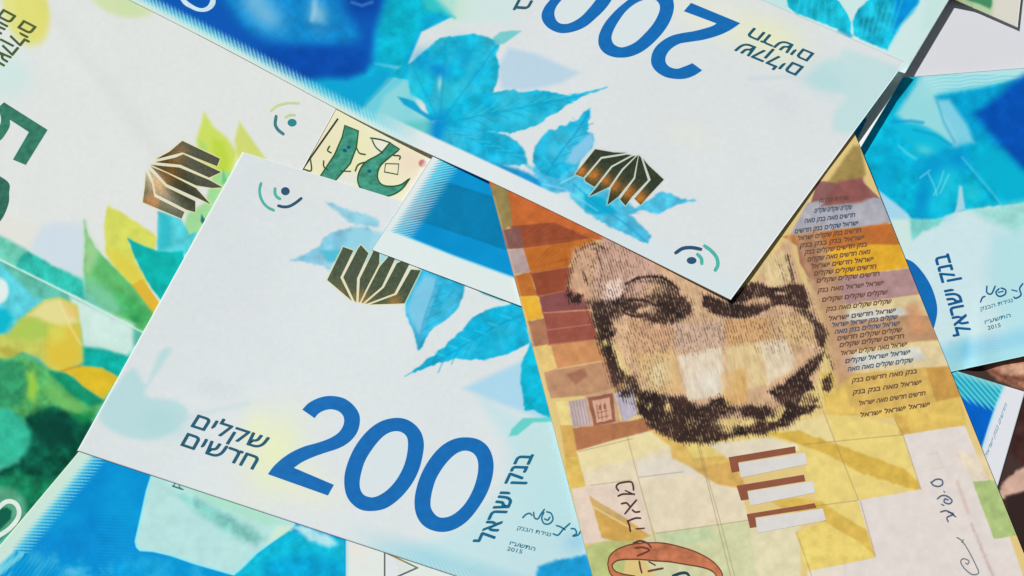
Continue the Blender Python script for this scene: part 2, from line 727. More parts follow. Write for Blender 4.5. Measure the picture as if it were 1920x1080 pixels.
A2 = cpath(K(480, 720, 3.6, [(312, 172), (360, 125), (430, 92), (505, 80), (590, 95), (655, 140), (695, 200), (700, 262), (680, 330), (630, 390), (560, 432), (470, 462), (390, 490), (310, 527), (255, 565)]),
           K(480, 720, 3.6, [(255, 565), (525, 680)]), K(480, 720, 3.6, [(525, 680), (485, 752)]), K(480, 720, 3.6, [(485, 752), (80, 608)]),
           K(480, 720, 3.6, [(80, 608), (120, 555), (180, 500), (250, 455), (330, 420), (420, 395), (500, 365), (560, 325), (592, 270), (590, 220), (560, 185), (510, 170), (460, 178), (420, 200), (395, 230)]),
           K(480, 720, 3.6, [(395, 230), (312, 172)]))
A0 = [catmull(K(480, 720, 3.6, [(960, 228), (1040, 250), (1105, 310), (1132, 390), (1125, 480), (1095, 590), (1040, 690), (960, 780), (870, 840), (770, 857), (690, 840), (625, 780), (598, 700), (600, 600), (635, 490), (690, 390), (770, 300), (860, 245)])),
      catmull(K(480, 720, 3.6, [(960, 318), (1005, 340), (1025, 385), (1020, 470), (995, 560), (945, 650), (880, 720), (810, 760), (760, 762), (720, 740), (700, 690), (705, 620), (735, 520), (790, 430), (850, 360), (905, 325)]))]
A0b = [catmull(K(480, 720, 3.6, [(1430, 360), (1510, 378), (1570, 430), (1600, 510), (1600, 600), (1570, 710), (1510, 820), (1430, 920), (1340, 980), (1250, 998), (1160, 975), (1100, 920), (1072, 840), (1075, 740), (1110, 620), (1170, 510), (1250, 420), (1340, 370)])),
       catmull(K(480, 720, 3.6, [(1425, 450), (1470, 470), (1497, 520), (1497, 600), (1470, 700), (1420, 795), (1360, 860), (1300, 895), (1240, 900), (1200, 870), (1178, 820), (1185, 740), (1215, 640), (1270, 550), (1330, 485), (1380, 455)]))]
A_LEAF = [(545, 487), (600, 440), (603, 376), (720, 410), (800, 480), (880, 520), (1020, 560), (1060, 790), (950, 830), (880, 740), (756, 712), (770, 690), (755, 600), (750, 560), (690, 580), (610, 520)]


AF = [[(385, 165), (520, 215), (345, 575), (500, 890), (170, 610)],
      [(625, 140), (725, 250), (570, 590), (560, 910), (535, 890), (385, 575), (590, 180)],
      [(800, 205), (875, 220), (870, 390), (715, 690), (606, 912), (592, 905), (610, 595), (770, 270)],
      [(1010, 280), (1095, 300), (905, 700), (650, 920), (632, 915), (745, 690), (880, 430)],
      [(1110, 385), (1190, 350), (1290, 370), (1075, 790), (715, 925), (680, 930), (935, 715)],
      [(1300, 470), (1430, 480), (1210, 925), (750, 940), (1105, 810)]]


def foil_gaps(p, pages, off, col):
    """pale lines between the pages of the foil book"""
    for q in pages:
        q = K(*off, q)
        p.line(q + q[:1], 3.6, col, 0.95, 2.5)


def end_a(p):
    """royal-blue right end of the note with its hatched edge and white strip"""
    x, y = p.x, p.y
    m = lambda q: K(1700, 660, 4.155, q)
    i = np.nonzero(x > 1400)[0]
    p.put(i, np.clip((x[i] - 1400) / 60, 0, 1), (2, 98, 198), 0.06, 20)
    d = (y - (689 + 0.345 * (x - 1784))) * 0.945      # distance from the upper edge
    h = 0.5 + 0.5 * np.sin((x * 0.75 - y * 0.66) * 2 * np.pi / 7.5)
    i = np.nonzero((d < 70) & (x > 1450))[0]
    p.put(i, np.clip((46 + 8 * h[i] - d[i]) / 8, 0, 1), (10, 146, 186))
    p.put(i, np.clip((46 + 10 * h[i] - d[i]) / 8, 0, 1) * h[i], (104, 216, 222))
    p.put(i, np.clip((14 - d[i]) / 10, 0, 1) * 0.7, (150, 214, 214))
    p.fill(m([(770, 250), (700, 410), (640, 570), (578, 770), (470, 1080), (200, 2800), (900, 2800), (1200, 320)]), (224, 226, 232), 1, 3)
    p.line(m([(762, 262), (700, 410), (578, 800), (470, 1100)]), 4, (170, 226, 248), 0.9, 4)


def art_a(p):
    x, y = p.x, p.y
    # washes
    tint(p, [(275, 720), (300, 660), (322, 655), (300, 690), (272, 740), (330, 752), (352, 775), (330, 805), (280, 825), (225, 815), (185, 782), (215, 725), (250, 690)], (176, 218, 222), 0.75, 14)
    p.ell(305, 795, 55, 30, 12, (172, 216, 218), 0.7, 0.7)
    p.line([(300, 800), (380, 775), (465, 757)], 8, (196, 216, 222), 0.5, 10)
    p.ell(405, 728, 45, 22, 15, (212, 218, 222), 0.5, 0.8)
    for k in range(3):
        cx, cy = 383 + k * 24, 722 + k * 7
        o = [(cx + 9 * math.cos(t * 0.7) - 4 * math.sin(t * 0.7), cy + 14 * math.sin(t * 0.7)) for t in range(10)]
        p.line(o, 2.5, (206, 213, 217), 0.3, 5)
    p.ell(515, 850, 60, 90, 20, (232, 238, 192), 0.9, 0.9)
    p.ell(480, 800, 30, 40, 10, (232, 240, 196), 0.6, 0.9)
    p.ell(575, 910, 70, 40, 20, (234, 236, 200), 0.6, 0.9)
    p.ell(590, 355, 70, 30, 18, (228, 232, 228), 0.5, 0.9)
    # pale cyan right end
    tint(p, [(900, 745), (985, 790), (1050, 780), (1130, 1000), (1120, 1100), (1000, 1100), (900, 1075), (760, 1060), (700, 1030), (820, 1010), (930, 930), (960, 850)], (190, 226, 232), 0.8, 40)
    p.ell(1040, 930, 70, 130, -15, (182, 226, 232), 0.6, 0.9)
    p.ell(1010, 850, 40, 60, -15, (196, 224, 220), 0.5, 0.9)
    # hatched foot of the note
    d = (y - (845 + 0.336 * (x - 145))) * 0.948       # distance to the lower edge (negative inside)
    k = np.clip((x - 640) / 160, 0, 1) * np.clip((d + 52) / 30, 0, 1)
    h = 0.5 + 0.5 * np.sin((x * 0.96 - y * 0.55) * 2 * np.pi / 7.0 + 2.4 * np.sin(d / 9.0))
    i = np.nonzero(k > 0)[0]
    p.put(i, (k * (0.35 + 0.55 * h))[i], (150, 208, 222))
    i = np.nonzero((k > 0) & (x > 860))[0]
    p.put(i, (k * h * 0.5 * np.clip((x - 860) / 150, 0, 1))[i], (96, 184, 220))
    i = np.nonzero((x > 1100) & (x < 1400))[0]
    p.put(i, np.ones(len(i)), (40, 170, 214))
    p.fill([(1008, 1062), (1045, 1050), (1098, 1040), (1130, 1110), (1000, 1110)], (28, 156, 214), 1, 9, False, 2, 8, 0.12)
    p.ell(1085, 1015, 34, 22, -20, (150, 205, 230), 0.7, 0.9)
    # pale blue field and cyan leaf at the right
    p.fill([(868, 728), (990, 672), (1010, 700), (1032, 783), (1024, 786), (960, 765)], (168, 214, 238), 0.9, 16)
    p.fill([(996, 640), (979, 678), (976, 720), (984, 770), (1000, 768), (1034, 786), (1060, 780), (1040, 640)], (12, 182, 212), 1, 5, False, 2, 8, 0.15)
    p.fill([(980, 784), (1050, 782), (1052, 790), (1000, 792), (970, 816), (954, 818), (960, 804)], (100, 208, 200), 0.95, 5)
    # leaves
    LEAF = (34, 178, 218)
    l1 = K(640, 360, 3, [(-90, 54), (20, 90), (80, 112), (160, 130), (215, 165), (210, 195), (130, 190), (40, 175), (20, 145)])
    p.fill(l1, (120, 196, 222), 0.9, 8, False, 3, 9, 0.12, wash=0.4)
    l2 = [(546, 488), (578, 473), (596, 462), (606, 448), (622, 436), (650, 428), (690, 425), (700, 440), (690, 470), (650, 470), (632, 478), (622, 500), (616, 508), (604, 497), (588, 497), (570, 491)]
    p.fill(l2, (112, 190, 220), 0.95, 7, False, 3, 8, 0.15, wash=0.4)
    p.fill([(600, 470), (640, 468), (640, 490), (615, 492)], (72, 190, 216), 0.8, 8)
    p.fill([(660, 425), (740, 440), (800, 480), (700, 500), (650, 470)], (150, 212, 230), 0.85, 12)
    l3 = K(640, 360, 3, [(440, 430), (520, 455), (620, 480), (690, 512), (694, 550), (680, 590), (662, 640), (650, 668), (620, 690), (600, 712), (560, 735), (520, 760), (495, 790), (470, 832), (455, 870), (432, 892), (418, 850), (410, 800), (385, 745), (365, 690), (358, 620), (400, 540)])
    p.fill(l3, (26, 176, 220), 1, 4, False, 2, 8, 0.2, wash=0.26)
    p.fill(K(640, 360, 3, [(400, 560), (470, 470), (540, 480), (520, 600), (480, 700), (440, 800), (400, 740), (365, 660)]), (140, 204, 232), 0.8, 14)
    p.line(K(640, 360, 3, [(545, 450), (520, 560), (470, 700), (430, 880)]), 3, (60, 160, 212), 0.6, 3, True)
    for k in range(5):
        p.line(K(640, 360, 3, [(528 - k * 18, 530 + k * 62), (600 - k * 12, 520 + k * 50)]), 2, (20, 150, 205), 0.5, 3)
    p.fill(K(640, 360, 3, [(745, 540), (830, 560), (920, 590), (1010, 622), (1010, 632), (900, 612), (800, 575)]), (62, 172, 184), 0.95, 3)
    l4 = K(640, 360, 3, [(1030, 628), (975, 625), (900, 640), (840, 655), (780, 680), (735, 712), (705, 745), (685, 775), (660, 790), (640, 815), (600, 845), (585, 872), (545, 895), (520, 922), (480, 940), (440, 980), (400, 1005), (360, 1036), (420, 1010), (470, 990), (520, 975), (550, 960), (600, 955), (640, 938), (680, 940), (720, 945), (760, 940), (800, 948), (850, 930), (880, 925), (930, 915), (960, 900), (1010, 875), (1060, 850)])
    p.fill(l4, (4, 174, 216), 1, 4, False, 2, 7, 0.16, wash=0.22)
    p.line(K(640, 360, 3, [(1030, 690), (900, 740), (760, 820), (600, 915), (440, 1000)]), 3, (0, 150, 200), 0.6, 3, True)
    for k in range(6):
        a, b = 960 - k * 75, 715 + k * 42
        p.line(K(640, 360, 3, [(a, b), (a - 60, b - 22)]), 2.2, (90, 208, 232), 0.6, 3)
        p.line(K(640, 360, 3, [(a, b), (a - 40, b + 60 + k * 6)]), 2.2, (6, 160, 206), 0.6, 3)
    # pale print the foil sits on
    foil_gaps(p, AF, (590, 440, 7.2), (226, 220, 170))
    end_a(p)
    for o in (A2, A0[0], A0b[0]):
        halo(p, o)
    for o in (A0[1], A0b[1]):
        p.fill(o, WHITE, 0.75, 6)
    p.line([(455, 285), (145, 845)], 5, (236, 244, 242), 0.8, 4)


def Z_A(x, y):
    s = np.clip((x - 950) / 500, 0, 1)
    return 0.76 - 0.50 * s * s * (3 - 2 * s)


qa = [(145, 845), (1738, 1372), (1922, 735), (455, 285)]
nA = Note("white and pale blue banknote with an upright 200, lying over the green note",
          qa, Z_A, art_a, 2.0, (221, 227, 229), 1, "blue 200 banknotes", patches=[("leaf_print", A_LEAF)])
iB = ink(BLUE, "blue_intaglio_ink")
for o in ([A2], A0, A0b):
    nA.inlay("numeral", [o], iB)
iT = ink((30, 92, 116), "petrol_ink")
nA.text(heb(SEL), (357.5, 799.5), (134.5, 43.5), (13.8, -22.0), iT, bold=0.014)
nA.text(heb(HAD), (338.3, 834.8), (136, 45.5), (13.3, -23.2), iT, bold=0.014)
nA.text(heb(BNK), (924, 1016.5), (76.5, -164), (-29, -1), ink((22, 104, 140), "petrol_ink"), bold=0.022)
SIG = ink((28, 118, 150), "signature_ink")
nA.strokes("signature", [K(870, 830, 4.908, q) for q in (
    [(540, 690), (570, 660), (605, 650), (625, 668)], [(640, 640), (648, 690), (680, 700), (705, 660), (740, 612)],
    [(735, 640), (715, 690), (735, 742), (785, 745), (818, 705), (800, 650), (760, 635)], [(740, 700), (770, 712), (790, 685)],
    [(820, 838), (865, 850), (910, 800), (975, 742)], [(850, 762), (890, 775), (930, 800)],
    [(985, 790), (1020, 795), (1035, 835), (1000, 858), (1050, 848), (1080, 800)])], 3.0, SIG)
sm = ink((52, 128, 152), "small_print_ink")
nA.text(heb("\u05e0\u05d2\u05d9\u05d3\u05ea \u05d4\u05d1\u05e0\u05e7"), (969.5, 992.5), (62, 13), (2.2, -6.0), sm, bold=0.01)
nA.text(heb("\u05d4\u05ea\u05e9\u05e2\u05f4\u05d5"), (955, 1021), (47, 12), (2.4, -6.5), sm, bold=0.012)
nA.text(heb(HAD + " " + BNK), K(1700, 660, 4.155, [(622, 830)])[0], (38, -98), (-2.0, -7.5), ink((132, 170, 196), "small_print_ink"), "lettering", bold=0.02)
nA.text("2015", (950, 1031.5), (28, 6.5), (2.0, -6.0), sm, bold=0.012)


def foil_col(sheen_spots, dark=(52, 60, 24), sheen_col=(196, 122, 26), r=40.0):  # gold glints painted into the foil colour around given spots
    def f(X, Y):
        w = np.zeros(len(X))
        for gx, gy, rr, s in sheen_spots:
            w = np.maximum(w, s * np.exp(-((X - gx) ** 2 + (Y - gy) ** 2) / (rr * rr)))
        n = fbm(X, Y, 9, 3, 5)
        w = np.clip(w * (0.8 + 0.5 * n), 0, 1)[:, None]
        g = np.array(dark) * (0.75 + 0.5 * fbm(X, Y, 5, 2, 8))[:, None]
        return g * (1 - w) + np.array(sheen_col) * w
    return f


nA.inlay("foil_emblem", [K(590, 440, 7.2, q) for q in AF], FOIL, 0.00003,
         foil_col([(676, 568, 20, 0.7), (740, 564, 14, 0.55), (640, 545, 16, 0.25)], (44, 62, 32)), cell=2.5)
TM = {"n": ink((44, 84, 116), "petrol_ink"), "t": ink((82, 182, 168), "green_ink")}


def tactile(n, off, dot, rx, ry, inner, outer, navy, w1, w2, w3, mats=None):
    mats = mats or (TM["n"], TM["t"], TM["t"], TM["n"])
    e = n.inlay("tactile_mark", [disc(*K(*off, [dot])[0], rx, ry)], mats[0])
    n.strokes("arc", [K(*off, inner)], w1, mats[1], parent=e)
    n.strokes("arc", [K(*off, outer)], w2, mats[2], parent=e)
    n.strokes("arc", [K(*off, navy)], w3, mats[3], parent=e)


tactile(nA, (460, 300, 9), (675, 525), 8.2, 7.6, [(500, 480), (500, 560), (530, 620), (585, 655)],
        [(265, 390), (240, 500), (255, 620), (310, 730), (390, 805), (480, 848)], [(555, 770), (640, 790), (740, 780), (850, 720), (945, 645)], 5.6, 5.2, 5.4)

# ------------------------------------------------------------------ the other 200, upside down, across the top
T2 = cpath(K(1080, 0, 4.8, [(1035, 25), (1478, 208)]), K(1080, 0, 4.8, [(1478, 208), (1400, 262), (1320, 303), (1230, 335), (1130, 360), (1030, 375), (940, 390), (880, 420), (830, 465), (805, 520), (812, 570), (850, 605), (910, 618), (970, 600), (1020, 580), (1048, 568)]),
           K(1080, 0, 4.8, [(1048, 568), (1135, 632)]), K(1080, 0, 4.8, [(1135, 632), (1070, 675), (990, 705), (900, 710), (800, 690), (720, 640), (680, 580), (678, 510), (705, 440), (760, 380), (850, 325), (950, 298), (1060, 280), (1160, 255), (1230, 232), (1265, 210)]),
           K(1080, 0, 4.8, [(1265, 210), (970, 100)]), K(1080, 0, 4.8, [(970, 100), (1035, 25)]))
T0 = [catmull(K(1080, 0, 4.8, [(200, 370), (215, 430), (260, 480), (330, 510), (410, 518), (500, 505), (600, 460), (700, 380), (790, 280), (850, 180), (880, 80), (875, 0), (850, -70), (790, -120), (700, -130), (600, -100), (480, -10), (370, 80), (270, 190), (215, 290)])),
      catmull(K(1080, 0, 4.8, [(320, 350), (345, 400), (400, 425), (460, 415), (540, 375), (620, 300), (690, 220), (740, 130), (755, 60), (730, 10), (680, -15), (600, 0), (520, 40), (440, 110), (370, 210), (330, 290)]))]
T0b = [catmull(K(1000, 0, 4.571, [(70, 130), (85, 190), (130, 240), (200, 275), (270, 283), (360, 265), (450, 225), (540, 150), (620, 70), (680, -20), (720, -130), (700, -250), (620, -310), (500, -300), (380, -220), (260, -130), (160, -20), (95, 60)])),
       catmull(K(1000, 0, 4.571, [(180, 110), (190, 160), (220, 195), (265, 205), (320, 195), (400, 150), (470, 80), (540, -10), (590, -120), (580, -200), (520, -220), (430, -180), (330, -100), (240, 0), (195, 60)]))]
T_PORT = [(250, -60), (300, 20), (480, 130), (560, 148), (650, 146), (692, 125), (702, 60), (714, -10), (700, -80), (400, -120)]
T_LEAF = [(745, 180), (760, 110), (790, 70), (830, 45), (890, 55), (930, 75), (950, 90), (935, 160), (1130, 162), (1120, 180), (1118, 260), (1100, 300), (1310, 372), (1300, 385), (1225, 400), (1218, 460), (1180, 450), (1000, 345), (930, 320), (815, 268), (800, 232), (750, 205)]


TF = [[(560, 145), (820, 190), (990, 195), (640, 250), (395, 535), (285, 490)],
      [(650, 280), (1000, 220), (1060, 225), (780, 375), (550, 665), (430, 590), (415, 560)],
      [(800, 395), (1075, 245), (1120, 235), (925, 420), (755, 665), (700, 690), (480, 795), (590, 665)],
      [(945, 440), (1125, 255), (1155, 230), (1090, 540), (880, 800), (730, 915), (780, 680)],
      [(1115, 550), (1165, 230), (1195, 260), (1290, 570), (1070, 800), (980, 925), (905, 840)],
      [(1330, 570), (1225, 280), (1300, 370), (1420, 480), (1510, 565), (1290, 800), (1190, 915), (1105, 830)]]


def bow_t(x, y):
    return 11 * np.exp(-((x - 690) / 210.0) ** 2)


def art_t(p):
    x, y = p.x, p.y
    e = 562 - 0.4995 * (1370 - x) + bow_t(x, y)      # lower edge
    d = (e - y) * 0.894                              # distance inside it
    k1 = K
    # washes on the white half
    p.ell(1440, 70, 80, 46, 20, (232, 234, 190), 0.8, 0.9)
    p.ell(1330, 30, 90, 40, 20, (234, 234, 206), 0.6, 0.9)
    p.ell(1290, 250, 60, 30, 20, (230, 232, 216), 0.4, 0.9)
    p.fill(k1(1280, 0, 3, [(700, 440), (800, 340), (880, 325), (900, 285), (1000, 300), (1240, 400), (1180, 520), (1010, 720), (860, 740), (850, 640), (920, 540), (780, 500), (700, 470)]), (190, 222, 224), 0.85, 18, True)
    p.ell(1545, 150, 50, 32, 25, (176, 216, 220), 0.6, 0.9)
    p.line(k1(1280, 0, 3, [(380, 445), (600, 430), (720, 440)]), 7, (196, 214, 220), 0.6, 10)
    p.ell(1460, 190, 45, 26, 25, (212, 216, 220), 0.5, 0.8)
    for k in range(3):
        cx, cy = 1442 + k * 22, 180 + k * 9
        o = [(cx + 8 * math.cos(t * 0.7) - 4 * math.sin(t * 0.7), cy + 12 * math.sin(t * 0.7)) for t in range(10)]
        p.line(o, 2.5, (206, 212, 216), 0.3, 5)
    p.fill(k1(640, 0, 3, [(940, 270), (1090, 300), (1340, 410), (1230, 470), (1040, 510), (900, 500), (880, 380)]), (184, 210, 228), 0.95, 14)
    p.fill(k1(640, 0, 3, [(400, -30), (640, -30), (1000, 0), (960, 130), (640, 110), (560, 60)]), (205, 228, 226), 0.8, 20)
    p.ell(850, 10, 60, 40, 10, (200, 228, 214), 0.7, 0.9)
    # margin along the lower edge
    i = np.nonzero((d < 60) & (x > 560))[0]
    p.put(i, (np.clip((42 - d) / 16, 0, 1) * np.clip((x - 640) / 120, 0, 1) * 0.9)[i], (214, 226, 230))
    # blue and cyan field left of the leaf
    p.fill([(150, -160), (745, -160), (850, 30), (790, 60), (765, 120), (760, 200), (800, 235), (760, 268), (700, 240), (300, 35), (150, -45)], (6, 172, 214), 1, 6, False, 0, 8, 0.12)
    p.fill(k1(640, 0, 3, [(210, 330), (240, -20), (520, -20), (640, 100), (560, 70), (470, 90), (340, 375)]), (2, 178, 205), 1, 8, False, 2, 9, 0.14)
    p.fill(k1(640, 0, 3, [(440, -20), (640, -20), (640, 100), (560, 70), (480, 60)]), (62, 200, 200), 0.8, 16)
    p.fill(k1(640, 0, 3, [(500, -40), (700, -40), (680, 110), (630, 95)]), (196, 226, 210), 0.8, 18)
    # pale strip and folded field under the portrait
    p.fill(k1(360, 0, 4.8, [(1640, 570), (1880, 600), (1960, 760), (1900, 1010), (1700, 1120), (1500, 1010), (1840, 620)]), (112, 206, 222), 0.95, 10)
    p.fill([(728, 262), (700, 230), (720, 180), (760, 150), (775, 175), (782, 200), (815, 232), (820, 268), (790, 282)], (140, 212, 220), 0.95, 10)
    p.fill(k1(680, 60, 3.6, [(280, 610), (470, 590), (480, 740), (330, 690)]), (92, 196, 196), 0.9, 18)
    p.line(k1(360, 0, 4.8, [(1880, 610), (1540, 960)]), 5, (60, 176, 200), 0.8, 4)
    p.fill(k1(360, 0, 4.8, [(1040, 730), (1300, 690), (1600, 690), (1700, 650), (1800, 640), (1520, 950), (1470, 970), (1250, 850)]), (6, 164, 212), 0.9, 12)
    # the blue portrait
    p.fill(k1(360, 0, 4.8, [(-500, -500), (-400, 0), (0, 190), (250, 335), (560, 560), (800, 695), (1000, 722), (1200, 690), (1400, 705), (1560, 650), (1620, 560), (1640, 300), (1720, 0), (1700, -500)]), (4, 88, 182), 1, 22)
    p.fill(k1(360, 0, 4.8, [(360, -60), (1330, -60), (1400, 130), (1500, 330), (1300, 390), (900, 395), (640, 330), (480, 250), (380, 120)]), (12, 138, 208), 0.95, 34, True, 0, 8, 0.16)
    p.ell(500, 28, 42, 30, 40, (112, 182, 222), 0.95, 0.9)
    p.ell(478, 0, 30, 30, 40, (120, 188, 224), 0.8, 0.9)
    p.ell(596, 28, 22, 32, -10, (124, 188, 220), 0.95, 0.8)
    p.fill(k1(360, 0, 4.8, [(1080, -20), (1130, 0), (1120, 130), (1090, 200), (1060, 190), (1080, 90)]), (190, 216, 236), 0.5, 10)
    p.line(k1(360, 0, 4.8, [(1030, 240), (1150, 240), (1240, 270), (1320, 220)]), 10, (20, 120, 190), 0.7, 12)
    p.line(k1(360, 0, 4.8, [(920, 60), (960, 130), (930, 200)]), 9, (14, 128, 192), 0.6, 10)
    p.ell(675, 3, 45, 26, 8, (2, 58, 152), 0.9, 0.8)
    p.line(k1(360, 0, 4.8, [(1440, 20), (1530, 50), (1620, 20)]), 5, (90, 160, 220), 0.6, 6)
    p.fill(k1(360, 0, 4.8, [(560, 450), (900, 420), (1300, 430), (1560, 470), (1540, 630), (1380, 690), (1000, 705), (760, 660)]), (0, 70, 168), 0.7, 24, False, 0, 8, 0.12)
    # wavy hatch fading into the margin
    h = 0.5 + 0.5 * np.sin((x * 0.97 - y * 0.24) * 2 * np.pi / 6.2)
    f = np.clip((x - 150) / 50, 0, 1) * np.clip((830 - x) / 130, 0, 1)
    edge = 26 - 15 * h + 4
    t = np.clip((edge - d) / 9, 0, 1) * f
    i = np.nonzero(t > 0)[0]
    p.put(i, (t * 0.95)[i], (150, 224, 234))
    t2 = np.clip((15 - 8 * h - d) / 5, 0, 1) * f
    i = np.nonzero(t2 > 0)[0]
    p.put(i, t2[i], (212, 232, 226))
    # leaf
    L = lambda q: K(680, 60, 3.6, q)
    c1 = (4, 178, 214)
    p.fill(L([(150, 300), (330, 200), (520, 40), (760, 10), (920, 60), (930, 90), (900, 150), (922, 230), (910, 330), (880, 400), (700, 500), (540, 600), (450, 580), (420, 480), (330, 420), (300, 320)]), c1, 1, 5, False, 2, 9, 0.2, wash=0.24)
    p.fill(L([(860, 410), (920, 395), (1020, 390), (1080, 408), (1180, 392), (1280, 410), (1370, 430), (1480, 410), (1560, 390), (1650, 373), (1590, 400), (1500, 422), (1440, 470), (1380, 480), (1335, 530), (1250, 572), (1210, 612), (1100, 660), (1000, 682), (860, 672), (540, 640), (540, 560)]), (8, 176, 214), 1, 4, False, 2.5, 8, 0.16, wash=0.24)
    p.fill(L([(540, 600), (860, 670), (960, 690), (1040, 740), (1090, 800), (1112, 890), (1060, 900), (900, 900), (820, 895), (700, 850), (600, 800), (480, 740), (480, 640)]), (14, 174, 216), 1, 5, False, 2, 8, 0.18, wash=0.24)
    p.fill(L([(236, 436), (300, 450), (350, 470), (400, 530), (500, 590), (460, 600), (400, 560), (330, 520), (280, 492)]), (10, 160, 206), 1, 5)
    p.ell(*L([(510, 620)])[0], 16, 26, 25, (0, 132, 204), 0.95, 0.9)
    p.ell(*L([(500, 700)])[0], 14, 22, 5, (0, 138, 208), 0.9, 0.9)
    p.ell(*L([(520, 262)])[0], 24, 14, 20, (0, 132, 208), 0.85, 0.9)
    p.ell(*L([(410, 200)])[0], 30, 28, 0, (0, 140, 206), 0.5, 1.0)
    p.ell(*L([(700, 200)])[0], 26, 44, -30, (0, 148, 206), 0.5, 1.0)
    p.ell(*L([(380, 360)])[0], 16, 34, 20, (40, 204, 226), 0.7, 0.9)
    p.ell(*L([(520, 350)])[0], 5, 16, 5, (190, 226, 228), 0.8, 0.9)
    p.ell(*L([(590, 420)])[0], 22, 26, 40, (52, 196, 214), 0.6, 1.0)
    p.ell(*L([(730, 250)])[0], 12, 26, 20, (72, 202, 220), 0.5, 1.0)
    for a, b in (((520, 620), (900, 100)), ((520, 620), (560, 60)), ((520, 620), (1500, 425)), ((520, 640), (1080, 860)), ((520, 620), (340, 240))):
        p.line(L([a, b]), 2.6, (0, 150, 204), 0.5, 4)
    for k in range(8):
        a = (700 + k * 85, 576 - k * 17)
        p.line(L([a, (a[0] + 110, a[1] - 80 + k * 6)]), 2, (70, 206, 228), 0.45, 3)
        p.line(L([a, (a[0] + 120, a[1] + 50 - k * 4)]), 2, (0, 156, 204), 0.5, 3)
    for k in range(6):
        a = (600 + k * 75, 676 + k * 30)
        p.line(L([a, (a[0] + 110, a[1] + 8)]), 2, (70, 206, 230), 0.5, 3)
        p.line(L([a, (a[0] + 20, a[1] + 80)]), 2, (80, 206, 230), 0.4, 3)
    p.fill(L([(740, 838), (860, 880), (960, 900), (1120, 950), (1215, 1010), (1220, 1085), (1100, 1060), (900, 960)]), (0, 138, 204), 0.9, 10, False, 2, 8, 0.15)
    p.fill(L([(1100, 900), (1180, 920), (1360, 990), (1440, 1080), (1230, 1085), (1180, 980)]), (60, 180, 224), 0.9, 10, False, 3, 8, 0.25)
    l4 = L([(1150, 880), (1148, 820), (1165, 770), (1200, 720), (1230, 690), (1262, 660), (1300, 660), (1330, 635), (1375, 630), (1400, 605), (1440, 600), (1470, 570), (1490, 540), (1540, 505), (1535, 580), (1522, 610), (1530, 650), (1520, 670), (1555, 690), (1562, 730), (1550, 780), (1480, 850), (1440, 940), (1400, 990), (1300, 985), (1200, 950)])
    p.fill(l4, (12, 172, 214), 1, 4, False, 2, 8, 0.18, wash=0.28)
    p.fill(L([(1540, 680), (1565, 740), (1545, 790), (1440, 900), (1370, 880), (1420, 780)]), (142, 200, 234), 0.9, 10)
    p.line(L([(1240, 960), (1330, 820), (1440, 680), (1530, 540)]), 3, (0, 140, 200), 0.6, 3, True)
    for k in range(5):
        a = (1275 + k * 50, 910 - k * 66)
        p.line(L([a, (a[0] - 60, a[1] - 70)]), 2, (70, 206, 230), 0.5, 3)
        p.line(L([a, (a[0] + 80, a[1] - 30)]), 2, (0, 150, 206), 0.5, 3)
    # twig by the numeral
    p.fill([(925, 70), (938, 60), (960, 57), (978, 58), (962, 70), (945, 82), (930, 84)], (110, 200, 204), 0.9, 5)
    # bare margin under the leaf
    i = np.nonzero((d < 50) & (x > 680) & (x < 1180))[0]
    p.put(i, (np.clip((33 - d) / 4, 0, 1) * np.clip((x - 700) / 90, 0, 1) * np.clip((1150 - x) / 110, 0, 1))[i], (222, 229, 231))
    # leaf the foil lies on
    p.fill([(1050, 330), (1075, 310), (1120, 340), (1190, 390), (1240, 360), (1255, 362), (1275, 372), (1304, 376), (1268, 384), (1235, 402), (1205, 396), (1180, 402), (1220, 440), (1216, 458), (1186, 444), (1140, 424), (1098, 398), (1070, 370)], (70, 188, 226), 0.95, 6, False, 3, 8, 0.22)
    p.fill([(1095, 365), (1130, 370), (1160, 400), (1120, 402), (1098, 392)], (6, 168, 208), 0.9, 8)
    p.line([(1075, 345), (1110, 375), (1180, 425), (1214, 455)], 3, (20, 150, 205), 0.6, 3)
    p.line([(1052, 343), (1078, 330)], 3, (150, 226, 240), 0.8, 3)
    p.line([(1120, 395), (1060, 355), (1020, 345)], 2, (160, 220, 238), 0.7, 3)
    foil_gaps(p, TF, (1040, 260, 7.385), (196, 208, 188))
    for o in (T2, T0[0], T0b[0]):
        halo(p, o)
    for o in (T0[1], T0b[1]):
        p.fill(o, (219, 225, 226), 0.75, 6)


def Z_T(x, y):
    s = np.clip((x - 600) / 370, 0, 1)
    return 0.45 + 1.30 * s * s * (3 - 2 * s) + 1.25 * np.clip((x - 900) / 800, 0, 1.1) ** 2 + 0.35 * np.clip((300 - y) / 300, 0, 1.5) * np.clip((x - 1200) / 400, 0, 1)

